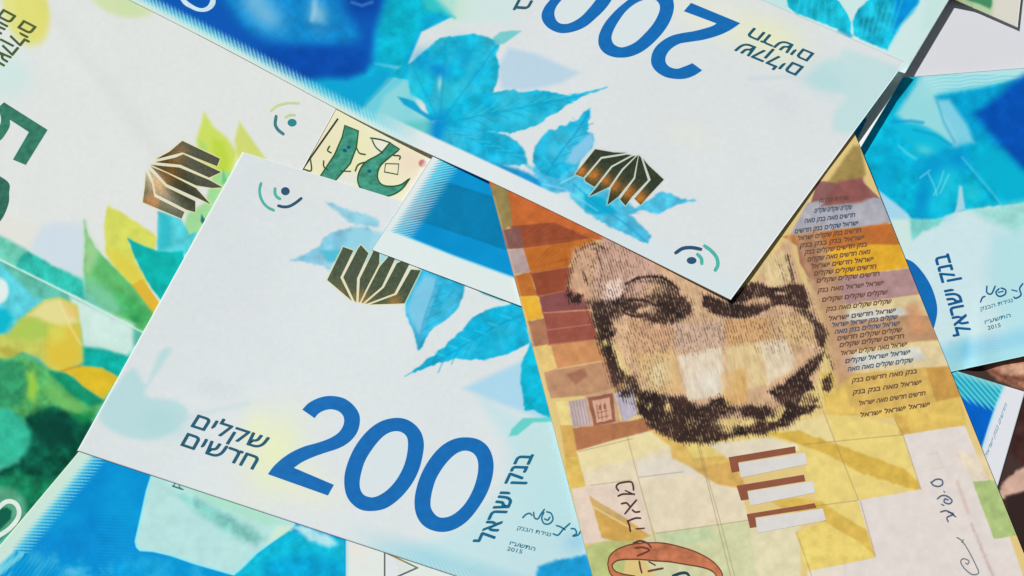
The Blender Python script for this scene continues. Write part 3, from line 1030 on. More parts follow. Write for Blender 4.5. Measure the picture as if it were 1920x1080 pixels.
qt = rect_note((1370, 562), (300, 28), (1706, 104), 150, 71)
nT = Note("topmost white and blue banknote with an upside-down 200 and a blue portrait",
          qt, Z_T, art_t, 2.0, (219, 224, 226), 2, "blue 200 banknotes",
          patches=[("portrait", T_PORT), ("leaf_print", T_LEAF)], warp=bow_t)
for o in ([T2], T0, T0b):
    nT.inlay("numeral", [o], iB)
nT.text(heb(SEL), (1507.4, 124.9), (-115, -47.4), (-15.6, 16.7), iT, bold=0.014)
nT.text(heb(HAD), (1526.7, 99.9), (-113.5, -47.9), (-13.5, 15.1), iT, bold=0.014)
nT.text(heb(BNK), (1050, -150), (-88, 168), (27, 2), ink((34, 96, 112), "petrol_ink"), bold=0.022)
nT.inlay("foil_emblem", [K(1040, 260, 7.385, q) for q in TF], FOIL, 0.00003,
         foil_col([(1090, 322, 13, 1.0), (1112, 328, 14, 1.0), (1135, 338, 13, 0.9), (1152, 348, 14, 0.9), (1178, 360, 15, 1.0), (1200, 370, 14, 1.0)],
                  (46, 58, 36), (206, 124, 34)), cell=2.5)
tactile(nT, (1050, 430, 6), (1480, 350), 9.2, 6.6, [(1545, 280), (1588, 325), (1595, 385)],
        [(1625, 185), (1700, 240), (1760, 315), (1775, 400), (1745, 460)], [(1300, 265), (1380, 215), (1480, 205), (1585, 224)], 6.6, 6.8, 6.6)
p0 = nT.inlay("portrait_number", [[catmull(K(360, 0, 4.8, [(0, 40), (60, 70), (110, 70), (150, 40), (165, -20), (130, -120), (40, -200), (-60, -180), (-90, -90), (-60, -10)])),
                                 catmull(K(360, 0, 4.8, [(0, 82), (70, 105), (140, 100), (195, 60), (212, 0), (180, -140), (60, -250), (-90, -240), (-140, -120), (-90, 20)]))][::-1]],
              ink((205, 232, 248), "pale_ink"))


# ------------------------------------------------------------------ green 50 on the left
G5 = cpath(K(0, 180, 6, [(45, 70), (535, 380)]), K(0, 180, 6, [(535, 380), (290, 775)]), K(0, 180, 6, [(290, 775), (145, 715)]),
           K(0, 180, 6, [(145, 715), (325, 405)]), K(0, 180, 6, [(325, 405), (110, 265)]),
           K(0, 180, 6, [(110, 265), (108, 340), (60, 430), (0, 500), (-120, 560), (-260, 520), (-330, 380), (-330, 250)]),
           K(0, 180, 6, [(-330, 250), (-250, 260)]), K(0, 180, 6, [(-250, 260), (-240, 380), (-150, 440), (-60, 400), (0, 320), (10, 240), (-20, 140), (45, 70)]))
G0 = [catmull([(14, 340), (17, 362), (15, 385), (0, 415), (-30, 440), (-70, 445), (-110, 420), (-130, 380), (-120, 340), (-80, 318), (-30, 318)]),
      catmull([(-12, 352), (-10, 372), (-24, 398), (-60, 412), (-96, 396), (-106, 366), (-84, 344), (-40, 340)])]
G_PORT = [(-200, 490), (0, 490), (260, 620), (150, 830), (130, 880), (-60, 1100), (-200, 1000)]
G_LEAF = [(125, 505), (158, 405), (185, 375), (200, 382), (300, 395), (372, 205), (420, 225), (470, 240), (500, 300), (260, 628)]


GF = [[(550, 130), (930, 310), (900, 385), (550, 245), (290, 312), (420, 240)],
      [(560, 265), (940, 445), (820, 500), (530, 370), (280, 345), (480, 300)],
      [(520, 400), (820, 525), (955, 600), (850, 605), (690, 580), (420, 455), (230, 370), (350, 385)],
      [(400, 460), (690, 610), (835, 770), (720, 715), (390, 565), (280, 440), (228, 388)],
      [(380, 595), (680, 740), (680, 850), (590, 825), (280, 665), (250, 520), (213, 425), (300, 510)],
      [(265, 695), (570, 850), (540, 915), (150, 750), (170, 600), (182, 450), (240, 560)]]


def art_g(p):
    x, y = p.x, p.y
    f = lambda q: K(0, 360, 3, q)
    s = np.clip(((x - 150) * 0.80 - (y - 120) * 0.6) / 40 + 0.5, 0, 1)
    p.ell(48, 14, 42, 72, -12, (224, 224, 130), 0.95, 0.35)
    p.ell(60, 20, 30, 60, -12, (222, 218, 112), 0.6, 0.6)
    p.ell(228, -8, 66, 38, 18, (210, 224, 172), 0.9, 0.4)
    p.ell(238, 10, 30, 18, 18, (196, 224, 168), 0.5, 0.9)
    p.ell(20, 150, 48, 42, -30, (204, 230, 228), 0.8, 0.8)
    p.ell(0, 110, 40, 40, 0, (200, 236, 226), 0.6, 0.9)
    # spikes of the flower right of the foil
    p.fill([(383, 210), (378, 230), (368, 262), (372, 292), (392, 330), (420, 355), (440, 310), (444, 285), (425, 258), (400, 238)], (204, 222, 92), 0.95, 12)
    p.fill([(398, 258), (420, 268), (430, 300), (424, 340), (405, 330)], (188, 216, 64), 0.8, 14)
    p.fill([(372, 262), (384, 270), (395, 300), (380, 305)], (160, 216, 120), 0.7, 12)
    p.fill([(449, 228), (440, 262), (446, 300), (500, 300), (470, 258)], (208, 218, 112), 0.95, 9)
    p.fill([(402, 320), (440, 322), (400, 420), (352, 480), (340, 440), (352, 400), (384, 380)], (160, 220, 152), 0.95, 9)
    p.fill([(418, 318), (426, 340), (416, 346)], (96, 190, 140), 0.8, 6)
    p.fill([(378, 402), (385, 413), (382, 424), (376, 414)], (30, 100, 110), 0.9, 4)
    # blue-grey field, cream square
    p.fill(f([(150, 330), (220, 190), (320, 170), (470, 180), (480, 430), (460, 500), (300, 420)]), (204, 220, 234), 0.8, 24)
    p.fill(f([(-300, 0), (0, 120), (235, 190), (160, 335), (0, 250), (-300, 120)]), (228, 226, 216), 0.6, 14)
    # teal band above the crease
    p.fill(f([(-500, 60), (0, 245), (140, 320), (300, 420), (470, 490), (640, 600), (800, 700), (860, 760), (780, 800), (440, 600), (0, 385), (-500, 150)]), (110, 206, 182), 1, 12, False, 2, 12, 0.15)
    p.fill(f([(110, 360), (160, 335), (300, 420), (460, 500), (470, 600), (300, 530), (90, 425)]), (44, 186, 172), 0.95, 8, False, 2, 12, 0.2)
    # spikes
    p.fill(f([(605, 75), (585, 200), (598, 350), (660, 440), (730, 520), (860, 600), (820, 490), (770, 400), (722, 270), (870, 330), (885, 250), (760, 165), (680, 110)]), (216, 220, 98), 1, 7, False, 1, 9, 0.06)
    p.fill(f([(600, 330), (660, 330), (770, 420), (830, 520), (740, 520), (650, 430)]), (226, 206, 74), 0.8, 22)
    p.fill(f([(735, 525), (800, 488), (900, 625), (850, 700)]), (226, 184, 58), 1, 5)
    p.fill(f([(888, 110), (960, 130), (1020, 150), (1065, 240), (1110, 220), (1060, 340), (1000, 380), (885, 335)]), (84, 204, 216), 1, 6, False, 1, 9, 0.14)
    p.fill(f([(905, 120), (960, 140), (965, 300), (890, 330)]), (42, 188, 202), 0.8, 14)
    p.fill(f([(718, 258), (800, 300), (885, 330), (960, 340), (1030, 330), (1040, 400), (908, 615), (850, 540), (810, 470), (772, 400)]), (8, 178, 172), 1, 5, False, 1, 9, 0.14)
    p.fill(f([(475, 160), (490, 230), (540, 320), (600, 380), (660, 440), (740, 522), (860, 680), (860, 780), (780, 800), (640, 700), (490, 560), (470, 440), (480, 300)]), (98, 190, 112), 1, 7, False, 1, 9, 0.12)
    p.fill(f([(475, 160), (490, 230), (560, 340), (500, 480), (470, 440), (478, 280)]), (164, 210, 150), 0.8, 18)
    p.fill(f([(470, 480), (560, 520), (720, 660), (640, 690), (500, 600)]), (128, 204, 176), 0.75, 26)
    p.fill(f([(650, 560), (760, 600), (860, 690), (800, 760), (680, 680)]), (52, 170, 92), 0.6, 24, False, 0, 8, 0.2)
    p.fill(f([(740, 700), (775, 695), (780, 730), (750, 735)]), (10, 110, 70), 0.5, 14)
    # below the crease: field, yellow petals
    q = lambda r: K(0, 560, 3.6, r)
    dcr = ((y - 487) - 0.50 * x) * 0.894              # distance below the crease line
    i = np.nonzero(dcr > 0)[0]
    p.put(i, np.clip(dcr[i] / 2, 0, 1), (96, 190, 170), 0.12, 16)
    p.fill(q([(470, -20), (900, 170), (900, 340), (850, 390), (700, 340), (560, 320), (540, 200), (480, 60)]), (206, 234, 226), 1, 14, False, 0, 8, 0.04)
    p.fill(q([(560, 330), (700, 345), (900, 400), (800, 530), (690, 470), (560, 448)]), (10, 178, 166), 1, 10, False, 1, 9, 0.16)
    p.fill(q([(-500, -350), (0, -240), (230, -10), (330, 10), (180, 130), (60, 240), (-20, 270), (-500, 250)]), (92, 208, 222), 1, 12, False, 1, 9, 0.12)
    p.fill(q([(-100, 60), (40, 70), (90, 130), (30, 230), (-100, 250)]), (2, 182, 206), 0.95, 14)
    p.ell(-2, 545, 18, 24, 0, (232, 246, 240), 0.95, 0.5)
    p.fill(q([(-40, 250), (60, 230), (170, 110), (300, 10), (400, -10), (520, 40), (545, 200), (560, 420), (520, 455), (430, 495), (340, 480), (260, 400), (150, 360), (60, 410), (-40, 410)]), (200, 204, 96), 1, 10, False, 1, 12, 0.08)
    p.fill(q([(190, 110), (300, 20), (400, 0), (500, 60), (520, 160), (430, 180), (340, 170)]), (230, 220, 150), 0.95, 14)
    p.fill(q([(410, 20), (440, 20), (520, 60), (530, 130), (470, 120)]), (230, 190, 100), 0.6, 14)
    p.fill(q([(130, 140), (240, 130), (350, 190), (320, 260), (200, 290), (60, 260)]), (172, 202, 88), 0.9, 20)
    p.fill(q([(350, 200), (530, 190), (550, 420), (430, 490), (330, 450), (300, 330)]), (224, 196, 66), 0.95, 24)
    p.fill(q([(330, 200), (430, 190), (450, 260), (360, 310)]), (216, 218, 96), 0.7, 20)
    p.fill(q([(-20, 340), (60, 320), (150, 370), (60, 410)]), (170, 160, 60), 0.7, 14)
    p.line(q([(400, 20), (440, 110), (480, 200), (545, 310)]), 3, (246, 224, 160), 0.7, 5)
    p.fill(q([(-100, 400), (60, 410), (150, 370), (330, 470), (470, 560), (700, 690), (640, 790), (540, 1000), (350, 1080), (-100, 900)]), (86, 176, 100), 1, 14, False, 2, 14, 0.2)
    p.fill(q([(330, 490), (450, 500), (560, 590), (700, 690), (610, 730), (470, 640)]), (14, 146, 108), 0.95, 10, False, 1, 9, 0.12)
    p.fill(q([(425, 490), (480, 470), (560, 455), (690, 468), (800, 530), (700, 680), (560, 590), (500, 530)]), (224, 190, 44), 1, 6, False, 0.5, 9, 0.06)
    p.line(q([(420, 490), (470, 470), (540, 455)]), 4, (206, 140, 40), 0.7, 5)
    p.fill(q([(180, 500), (230, 490), (260, 600), (230, 700), (185, 660)]), (158, 206, 72), 0.9, 16)
    p.fill(q([(330, 560), (460, 660), (560, 720), (540, 780), (400, 730), (300, 640)]), (116, 190, 100), 0.8, 20)
    p.fill(q([(-100, 410), (150, 420), (180, 560), (140, 720), (-100, 760)]), (48, 152, 104), 0.9, 18, False, 2, 10, 0.2)
    p.fill(q([(170, 800), (260, 750), (360, 720), (470, 770), (600, 810), (640, 850), (500, 1100), (300, 1400), (-100, 1700), (-100, 1200), (120, 1100)]), (4, 88, 66), 1, 16, False, 3, 14, 0.35)
    p.fill(q([(240, 830), (340, 790), (500, 850), (480, 960), (340, 1010), (250, 930)]), (0, 62, 52), 0.8, 24)
    p.fill(q([(480, 790), (620, 760), (640, 800), (560, 850)]), (20, 140, 76), 0.8, 14)
    p.fill(q([(-100, 740), (60, 740), (150, 800), (205, 890), (210, 980), (160, 1060), (60, 1130), (-100, 1140)]), (50, 182, 150), 1, 16, False, 1, 9, 0.12)
    g = lambda r: K(0, 840, 4.5, r)
    p.fill(g([(-100, 240), (60, 250), (150, 190), (330, 260), (470, 270), (430, 360), (200, 560), (180, 420), (-100, 330)]), (20, 130, 88), 0.9, 22, False, 2, 9, 0.25)
    p.fill(g([(-100, 330), (90, 330), (210, 420), (230, 560), (150, 650), (-100, 800)]), (92, 170, 134), 0.9, 16, False, 1, 9, 0.15)
    p.fill(g([(-60, 520), (60, 500), (100, 530), (90, 600), (0, 690), (-80, 740)]), (10, 92, 72), 0.95, 5)
    # pressed crease
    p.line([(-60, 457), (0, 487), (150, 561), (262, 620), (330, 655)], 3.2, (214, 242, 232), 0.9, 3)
    foil_gaps(p, GF, (240, 240, 5.4), (232, 220, 172))
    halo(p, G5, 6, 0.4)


def z_g(x, y):
    d1 = ((y - 487) - 0.50 * x) * 0.894
    d2 = (x - 150) * 0.81 - (y - 120) * 0.59
    return 0.30 + 0.012 * np.clip(d1, 0, 60) * 0.35 + 0.55 * np.exp(-(d2 / 26.0) ** 2) * np.clip((430 - y) / 120, 0, 1) + 0.12 * np.exp(-(d1 / 5.0) ** 2)


qg = rect_note((647, 172), (647 - 46 * 4, 172 + 84 * 4), (647 - 64 * 5, 172 - 32.4 * 5), 136, 84)
nG = Note("green and yellow banknote at the left with a dark green 50 and a crease",
          qg, z_g, art_g, 2.0, (226, 229, 227), 3, patches=[("portrait", G_PORT), ("flower_print", G_LEAF)])
iG = ink((44, 122, 98), "green_intaglio_ink", var=0.2)
nG.inlay("numeral", [G5], iG)
nG.inlay("numeral", [G0], ink((36, 108, 88), "green_intaglio_ink", var=0.2))
iO = ink((74, 88, 36), "olive_ink")
nG.text(heb(SEL), (44.2, 37.5), (-23.3, 28.3), (24.2, 12.5), iO, bold=0.016, em=True)
nG.text(heb(HAD), (6.2, 16.8), (-23.3, 28.3), (24.2, 12.8), ink((66, 92, 44), "olive_ink"), bold=0.016, em=True)
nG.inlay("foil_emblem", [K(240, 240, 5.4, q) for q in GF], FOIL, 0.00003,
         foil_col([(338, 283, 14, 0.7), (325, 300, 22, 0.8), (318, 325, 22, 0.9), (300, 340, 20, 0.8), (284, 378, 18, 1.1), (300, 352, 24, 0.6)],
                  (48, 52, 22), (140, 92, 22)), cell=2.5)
iY = ink((204, 218, 156), "yellow_green_ink")
tactile(nG, (460, 180, 4.908), (430, 245), 8.6, 7.2, [(365, 195), (410, 175), (455, 176)],
        [(235, 135), (290, 92), (380, 65), (490, 66)], [(283, 185), (275, 260), (300, 310), (350, 350)], 4.4, 4.4, 6.0,
        (ink((40, 140, 148), "petrol_ink"), iY, iY, ink((62, 128, 136), "petrol_ink")))
nG.strokes("portrait_number", [K(0, 840, 4.5, [(-60, 560), (0, 492), (50, 455), (100, 452), (145, 485), (162, 545), (140, 610), (80, 680), (0, 735), (-60, 770)])], 8.6,
           ink((226, 238, 230), "pale_ink"))


# ------------------------------------------------------------------ cream note with green figures, mostly hidden
def art_h(p):
    f = lambda q: K(460, 180, 4.908, q)
    p.ell(*f([(950, 560)])[0], 120, 70, 20, (236, 232, 186), 0.95, 0.9)
    p.ell(*f([(700, 380)])[0], 30, 60, 30, (240, 226, 200), 0.6, 0.9)
    p.ell(*f([(1520, 600)])[0], 40, 40, 0, (240, 218, 196), 0.9, 0.9)
    p.fill(f([(640, 740), (1020, 700), (1060, 900), (1300, 960), (1200, 1100), (500, 900)]), (226, 230, 224), 0.8, 18)
    p.ell(*f([(1250, 450)])[0], 20, 20, 0, (232, 232, 226), 0.8, 0.8)
    p.ell(*f([(1630, 620)])[0], 7, 7, 0, (190, 110, 110), 0.9, 0.6)
    p.line(f([(1720, 520), (1400, 1050)]), 8, (236, 236, 236), 0.7, 6)


qh = rect_note((515, 380), (597, 243), (730, 455), 138, 71)
nH = Note("cream banknote scrap with dark green figures, showing beside the green note",
          qh, lambda x, y: 0.2 + 0 * x, art_h, 1.8, (238, 234, 202), 4)
f = lambda q: K(460, 180, 4.908, q)
H1 = f([(915, 270), (1040, 320), (1022, 470), (965, 620), (820, 785), (690, 735), (820, 540), (890, 380)])
H2 = cpath(f([(1330, 430), (1420, 490)]), f([(1420, 490), (1330, 560), (1240, 645), (1215, 740), (1250, 810), (1330, 830), (1430, 815), (1515, 755)]),
           f([(1515, 755), (1440, 855), (1340, 912), (1210, 928), (1090, 885), (1035, 790), (1050, 690), (1110, 605), (1240, 530), (1330, 430)]))
iH = ink((66, 152, 128), "green_intaglio_ink", var=0.25)
iD = ink((44, 88, 56), "dark_green_ink")
for H in (H1, H2):
    e = nH.inlay("numeral", [H], iH)
    nH.strokes("outline", [H + H[:1]], 2.6, iD, dz=0.00004, parent=e, smooth=False)
nH.strokes("dark_edge_line", [f([(848, 214), (524, 676)])], 4.6, ink((54, 58, 42), "dark_line"))  # dark line laid along the green note's edge
nH.strokes("lettering", [f(q) for q in ([(600, 585), (605, 685), (535, 672)], [(775, 460), (756, 500), (790, 522)], [(1025, 480), (1050, 525), (1105, 537)],
    [(1165, 400), (1200, 470), (1265, 525)], [(1150, 385), (1245, 400), (1335, 430)], [(720, 595), (722, 650), (760, 680)], [(880, 690), (968, 692)],
    [(1010, 690), (1040, 630), (1115, 605)], [(1360, 545), (1422, 552), (1418, 582)])], 2.6, iD, dz=0.00005)
nH.strokes("lettering", [f([(1290, 622), (1412, 625), (1402, 722), (1280, 698), (1290, 622)])], 2.6, iD, smooth=False)
iN = ink((10, 92, 132), "petrol_ink")
nH.inlay("speckle", [disc(*f([q])[0], 4, 3.4, 9) for q in ((950, 470), (915, 500), (1140, 690))], iN, dz=0.00005)


# ------------------------------------------------------------------ blue note with hatched end, under the brown one
def art_b(p):
    x, y = p.x, p.y
    f = lambda q: K(640, 270, 3.27, q)
    n = (x - 697) * 0.837 + (y - 467) * 0.548         # distance from the hatched end
    m = ((467 + 0.377 * (x - 697)) - y) * 0.936       # distance from the lower long edge
    p.c[:] = (2, 144, 206)
    p.c += ((fbm(x, y, 40, 3, 4) - 0.5) * 14)[:, None]
    dots = 0.5 + 0.5 * np.sin(x * 2 * np.pi / 5.2) * np.sin(y * 2 * np.pi / 5.2)
    p.fill(f([(575, 235), (640, 232), (780, 275), (930, 322), (1010, 650), (700, 545), (410, 452), (470, 400)]), (0, 118, 168), 0.9, 5, False, 1, 9, 0.06)
    i = p.near(f([(410, 230), (1010, 650)]), 4)
    k = sd_poly(x[i], y[i], f([(575, 235), (930, 322), (1010, 650), (410, 452)]))
    p.put(i, np.clip(-k / 6, 0, 1) * dots[i] * 0.3, (20, 150, 196))
    h = 0.5 + 0.5 * np.sin((y + 0.18 * x) * 2 * np.pi / 4.6)
    mid = np.exp(-((m - 95) / 48.0) ** 2)
    t = np.clip((34 + 26 * h - n) / 12, 0, 1)
    i = np.nonzero(t > 0)[0]
    a = np.array((128, 222, 236))[None] * (1 - mid[:, None]) + np.array((188, 204, 208))[None] * mid[:, None]
    al = t[i][:, None] * (0.55 + 0.4 * h[i][:, None])
    p.c[i] = p.c[i] * (1 - al) + a[i] * al
    t = np.clip((14 + 10 * h - n) / 6, 0, 1)
    i = np.nonzero(t > 0)[0]
    p.put(i, t[i], (222, 232, 232))
    # white long margin
    p.fill(f([(150, 640), (185, 560), (232, 528), (345, 548), (700, 690), (1060, 820), (1600, 1030), (1600, 1300), (150, 800)]), (222, 233, 232), 1, 4)
    p.line(f([(345, 548), (700, 690), (1060, 820), (1500, 990)]), 3, (150, 222, 240), 0.8, 4)


qb = rect_note((697, 468), (803, 306), (970, 571), 150, 71)
nB = Note("deep blue banknote corner with white margin, between the two large 200 notes",
          qb, lambda x, y: 0.92 + 0.12 * np.clip((x - 700) / 300, 0, 1) - 0.75 * np.clip((290 - y) / 200, 0, 1), art_b, 1.3, (2, 144, 206), 5)


# ------------------------------------------------------------------ blue note at the lower left
def art_e(p):
    x, y = p.x, p.y
    g = lambda r: K(0, 840, 4.5, r)
    f = lambda r: K(0, 720, 3, r)
    p.c[:] = (0, 148, 214)
    n = fbm(x, y, 46, 4, 6)
    p.c += ((n - 0.5) * 40)[:, None] * np.array((0.5, 0.9, 0.4))
    p.fill(g([(300, 760), (700, 600), (1140, 800), (1160, 900), (900, 920), (500, 950), (200, 900)]), (0, 132, 208), 0.6, 40, False, 4, 16, 0.1)
    k = np.clip((y - 1015 - 0.1 * (x - 100)) / 40, 0, 1) * np.clip(fbm(x, y, 30, 4, 11) * 2.6 - 1.0, 0, 1)
    i = np.nonzero((k > 0) & (x < 520))[0]
    p.put(i, k[i] * 0.85, (96, 196, 232))
    p.fill(g([(900, 980), (1200, 930), (1500, 980), (1620, 1080), (1000, 1100)]), (10, 160, 218), 0.6, 24, False, 3, 9, 0.2)
    # hatched end
    d = ((x - 148) * 0.766 + (y - 845) * 0.643)       # distance from the short end
    h = 0.5 + 0.5 * np.sin((y - 0.04 * x) * 2 * np.pi / 6.0)
    t = np.clip((34 + 22 * h - d) / 8, 0, 1)
    i = np.nonzero(t > 0)[0]
    p.put(i, t[i] * 0.9, (116, 212, 232))
    t = np.clip((27 + 8 * h - d) / 10, 0, 1)
    i = np.nonzero(t > 0)[0]
    p.put(i, t[i], (204, 232, 220))
    t = np.clip((7 - d) / 8, 0, 1) * 0.6
    i = np.nonzero(t > 0)[0]
    p.put(i, t[i], (226, 236, 206))
    i = np.nonzero((y > 955) & (d > 30) & (x < 252))[0]
    p.put(i, (np.clip(h[i] - 0.5, 0, 1) * np.clip((x[i] - 140) / 60, 0, 1) * 0.4), (40, 180, 224))
    # pale rounded field with a light rim
    R = f([(870, 430), (852, 500), (820, 600), (785, 760), (757, 885), (765, 920), (785, 940), (860, 945), (960, 968), (1080, 1010), (1200, 1045), (1315, 1078), (1380, 1030), (1450, 955), (1550, 880), (1650, 800), (1720, 700), (1500, 560)])
    p.fill(R, (150, 232, 246), 1, 3)
    p.fill([(a + (330 - a) * 0.035 + 1.5, b + (950 - b) * 0.035) for a, b in R], (182, 224, 222), 1, 4, False, 0, 8, 0.04)
    p.fill(f([(1000, 620), (1100, 640), (1300, 740), (1480, 860), (1440, 900), (1300, 850), (1120, 730)]), (122, 200, 190), 0.8, 22, False, 2, 12, 0.2)
    p.fill(f([(1020, 570), (1300, 640), (1600, 780), (1500, 800), (1200, 680)]), (170, 224, 200), 0.8, 16)
    p.fill(f([(1560, 800), (1660, 790), (1640, 830), (1500, 900)]), (214, 234, 206), 0.8, 10)
    p.fill(f([(1320, 1080), (1450, 955), (1540, 890), (1625, 830), (1800, 850), (1935, 880), (1945, 1200), (1300, 1200)]), (10, 180, 212), 1, 5, False, 1, 9, 0.14)
    p.fill(f([(1640, 800), (1700, 790), (1850, 850), (1900, 900), (1850, 920), (1740, 880)]), (192, 232, 240), 0.9, 14, False, 2, 9, 0.1)
    p.fill(f([(1480, 1000), (1700, 950), (1930, 1000), (1940, 1100), (1500, 1100)]), (0, 160, 212), 0.8, 26, False, 3, 9, 0.15)
    # cream end with the see-through triangle
    p.fill([(649, 960), (1200, 1000), (1200, 1200), (648, 1200)], (224, 231, 226), 1, 4)
    p.ell(672, 1030, 22, 30, 0, (232, 226, 220), 0.7, 0.9)
    p.line([(652, 1000), (651, 1100)], 4, (188, 226, 226), 0.8, 4)
    p.fill(K(600, 980, 3.69, [(460, 220), (660, 312), (560, 360), (470, 369)]), (222, 226, 232), 0.8, 8)
    for k in range(6):
        p.line(K(600, 980, 3.69, [(520 + k * 5, 250 + 16 * k), (640 - k * 14, 300 + 12 * k)]), 1.4, (206, 214, 190), 0.6, 2)


qe = rect_note((228, 752), (148, 847), (330, 783), 150, 71)
nE = Note("bright blue banknote in the lower left corner with a pale rounded panel",
          qe, lambda x, y: 0.64 + 0.0 * x, art_e, 2.0, (0, 148, 214), 6)
nE.strokes("triangle_mark", [K(600, 980, 3.69, q) for q in ([(447, 212), (447, 400)], [(672, 312), (530, 375)])], 4.0, ink((96, 106, 100), "grey_ink"), smooth=False)
nE.strokes("triangle_mark", [K(600, 980, 3.69, [(452, 206), (600, 276)])], 4.0, ink((168, 128, 84), "ochre_ink"), smooth=False)
nE.strokes("triangle_mark", [K(600, 980, 3.69, [(600, 276), (674, 312)])], 4.0, ink((106, 140, 110), "green_ink"), smooth=False)
nE.strokes("lettering", [K(0, 840, 4.5, q) for q in ([(1455, 320), (1500, 335), (1545, 350)], [(1475, 300), (1460, 325)], [(1510, 315), (1525, 345)])], 2.6, ink((44, 110, 110), "petrol_ink"))


# ------------------------------------------------------------------ brown 100 on the right
F_PORT = [(1040, 470), (1100, 440), (1180, 440), (1300, 480), (1480, 440), (1520, 520), (1560, 600), (1580, 680), (1565, 760), (1500, 812), (1400, 835), (1320, 842), (1220, 825), (1170, 780), (1130, 690), (1100, 600), (1055, 570)]


def art_f(p):
    x, y = p.x, p.y
    a = lambda q: K(920, 370, 2.77, q)
    b = lambda q: K(1060, 740, 3.177, q)
    c = lambda q: K(1280, 720, 3, q)
    g = lambda q: K(1280, 360, 3, q)
    h = lambda q: K(1380, 600, 4.32, q)
    w = dict(soft=4.5, wob=1.0, ws=9, var=0.09, vs=14)

    def box(q, col, al=1.0, **k):
        d = dict(w)
        d.update(k)
        p.fill(q, col, al, **d)
    # ground of coloured fields, top left
    box(a([(-60, -200), (700, -200), (700, 240), (100, 160), (0, 20)]), (206, 104, 44))
    box(a([(-20, -60), (80, -60), (104, 50), (110, 150), (40, 175)]), (150, 136, 78))
    box(a([(104, 150), (330, 130), (520, 215), (400, 240), (165, 268)]), (162, 78, 46))
    box(a([(40, 175), (150, 150), (172, 265), (80, 272)]), (136, 90, 88))
    box(a([(168, 265), (420, 230), (520, 212), (560, 240), (440, 300), (400, 368), (204, 392)]), (200, 108, 34))
    box(a([(80, 275), (168, 265), (206, 388), (112, 404)]), (182, 164, 168))
    box(a([(112, 408), (206, 390), (242, 512), (148, 518)]), (198, 112, 40))
    box(a([(206, 394), (402, 362), (480, 360), (470, 480), (242, 514)]), (156, 74, 48))
    box(a([(148, 516), (242, 512), (274, 625), (192, 642)]), (236, 180, 40))
    box(a([(250, 514), (390, 482), (520, 500), (520, 580), (270, 602)]), (142, 80, 82))
    box(a([(270, 600), (512, 585), (560, 740), (300, 766)]), (162, 84, 70))
    box(a([(192, 645), (278, 628), (302, 764), (220, 775)]), (178, 120, 88))
    box(a([(300, 768), (545, 738), (620, 850), (342, 892)]), (212, 146, 92))
    box(a([(225, 780), (312, 766), (346, 892), (270, 915)]), (228, 200, 118))
    box(a([(276, 910), (345, 890), (620, 850), (700, 1010), (310, 1045)]), (194, 146, 110))
    box(a([(392, 920), (490, 885), (500, 930), (440, 972)]), (160, 104, 80), 0.8, soft=8)
    for q, col in (([(270, 600), (512, 586)], (206, 130, 112)), ([(285, 690), (520, 660)], (190, 118, 104)), ([(250, 515), (390, 484)], (190, 100, 70)),
                   ([(205, 392), (402, 362)], (190, 100, 60)), ([(300, 768), (545, 738)], (190, 120, 90)), ([(342, 892), (580, 850)], (226, 190, 140))):
        p.line(a(q), 2.4, col, 0.8, 2)
    for k in range(9):
        p.line(a([(190 + k * 22, 380 - k * 6), (300 + k * 30, 270 + k * 2)]), 2, (150, 70, 30), 0.28, 4)
        p.line(a([(120 + k * 30, 250 - k * 4), (260 + k * 34, 130 + k * 9)]), 2, (120, 50, 34), 0.25, 4)
    # left column and seal
    box(b([(-60, 40), (20, 40), (50, 185), (-20, 185)]), (234, 218, 138))
    box(b([(-30, 185), (48, 180), (80, 370), (0, 380)]), (214, 172, 84))
    box(b([(-10, 376), (84, 372), (124, 550), (20, 566)]), (224, 192, 86))
    box(b([(18, 40), (135, 20), (170, 182), (44, 195)]), (196, 182, 186))
    for k in range(6):
        p.line(b([(28 + k * 18, 40 - k * 3), (58 + k * 18, 190 - k * 2)]), 1.6, (150, 120, 140), 0.6, 2)
    box(b([(120, 5), (290, -40), (330, 165), (160, 215)]), (208, 168, 130))
    box(b([(132, 18), (284, -10), (300, 160), (172, 190)]), (156, 98, 80), soft=2)
    box(b([(160, 36), (262, 16), (280, 146), (188, 168)]), (214, 168, 142), soft=2)
    for q in ([(186, 60), (198, 140)], [(210, 52), (220, 150)], [(236, 48), (246, 140)], [(190, 110), (250, 96)], [(196, 140), (256, 126)]):
        p.line(b(q), 1.8, (160, 100, 86), 0.8, 2)
    p.line(b([(206, 70), (206, 84)]), 5, (150, 86, 76), 0.8, 2)
    p.line(b([(234, 64), (236, 80)]), 5, (150, 86, 76), 0.8, 2)
    box(b([(290, 0), (400, -60), (430, 120), (345, 165)]), (190, 188, 214))
    box(b([(44, 200), (330, 165), (470, 140), (530, 212), (300, 270), (70, 335)]), (184, 118, 78))
    # pale lower fields
    box(b([(70, 338), (300, 270), (530, 214), (720, 310), (1000, 420), (1100, 760), (560, 830), (130, 570)]), (228, 222, 194), var=0.05)
    box(b([(74, 340), (300, 272), (530, 214), (640, 300), (420, 380), (100, 460)]), (234, 226, 168), 0.9, soft=10, var=0.05)
    box(b([(40, 560), (140, 545), (420, 520), (520, 830), (110, 890), (60, 700)]), (228, 214, 200), var=0.05)
    box(b([(420, 400), (700, 350), (820, 440), (800, 480), (440, 500)]), (224, 224, 216), 0.8, soft=8, var=0.04)
    box(b([(500, 210), (640, 236), (860, 310), (985, 390), (1060, 500), (1070, 560), (900, 530), (760, 440), (640, 380), (620, 300)]), (226, 190, 92), 0.95, soft=8)
    box(b([(760, 440), (985, 400), (1060, 510), (1060, 560), (900, 530)]), (216, 172, 88), 0.8, soft=6)
    box(b([(820, 300), (1400, 240), (1400, 330), (990, 380), (860, 320)]), (230, 224, 192), soft=6)
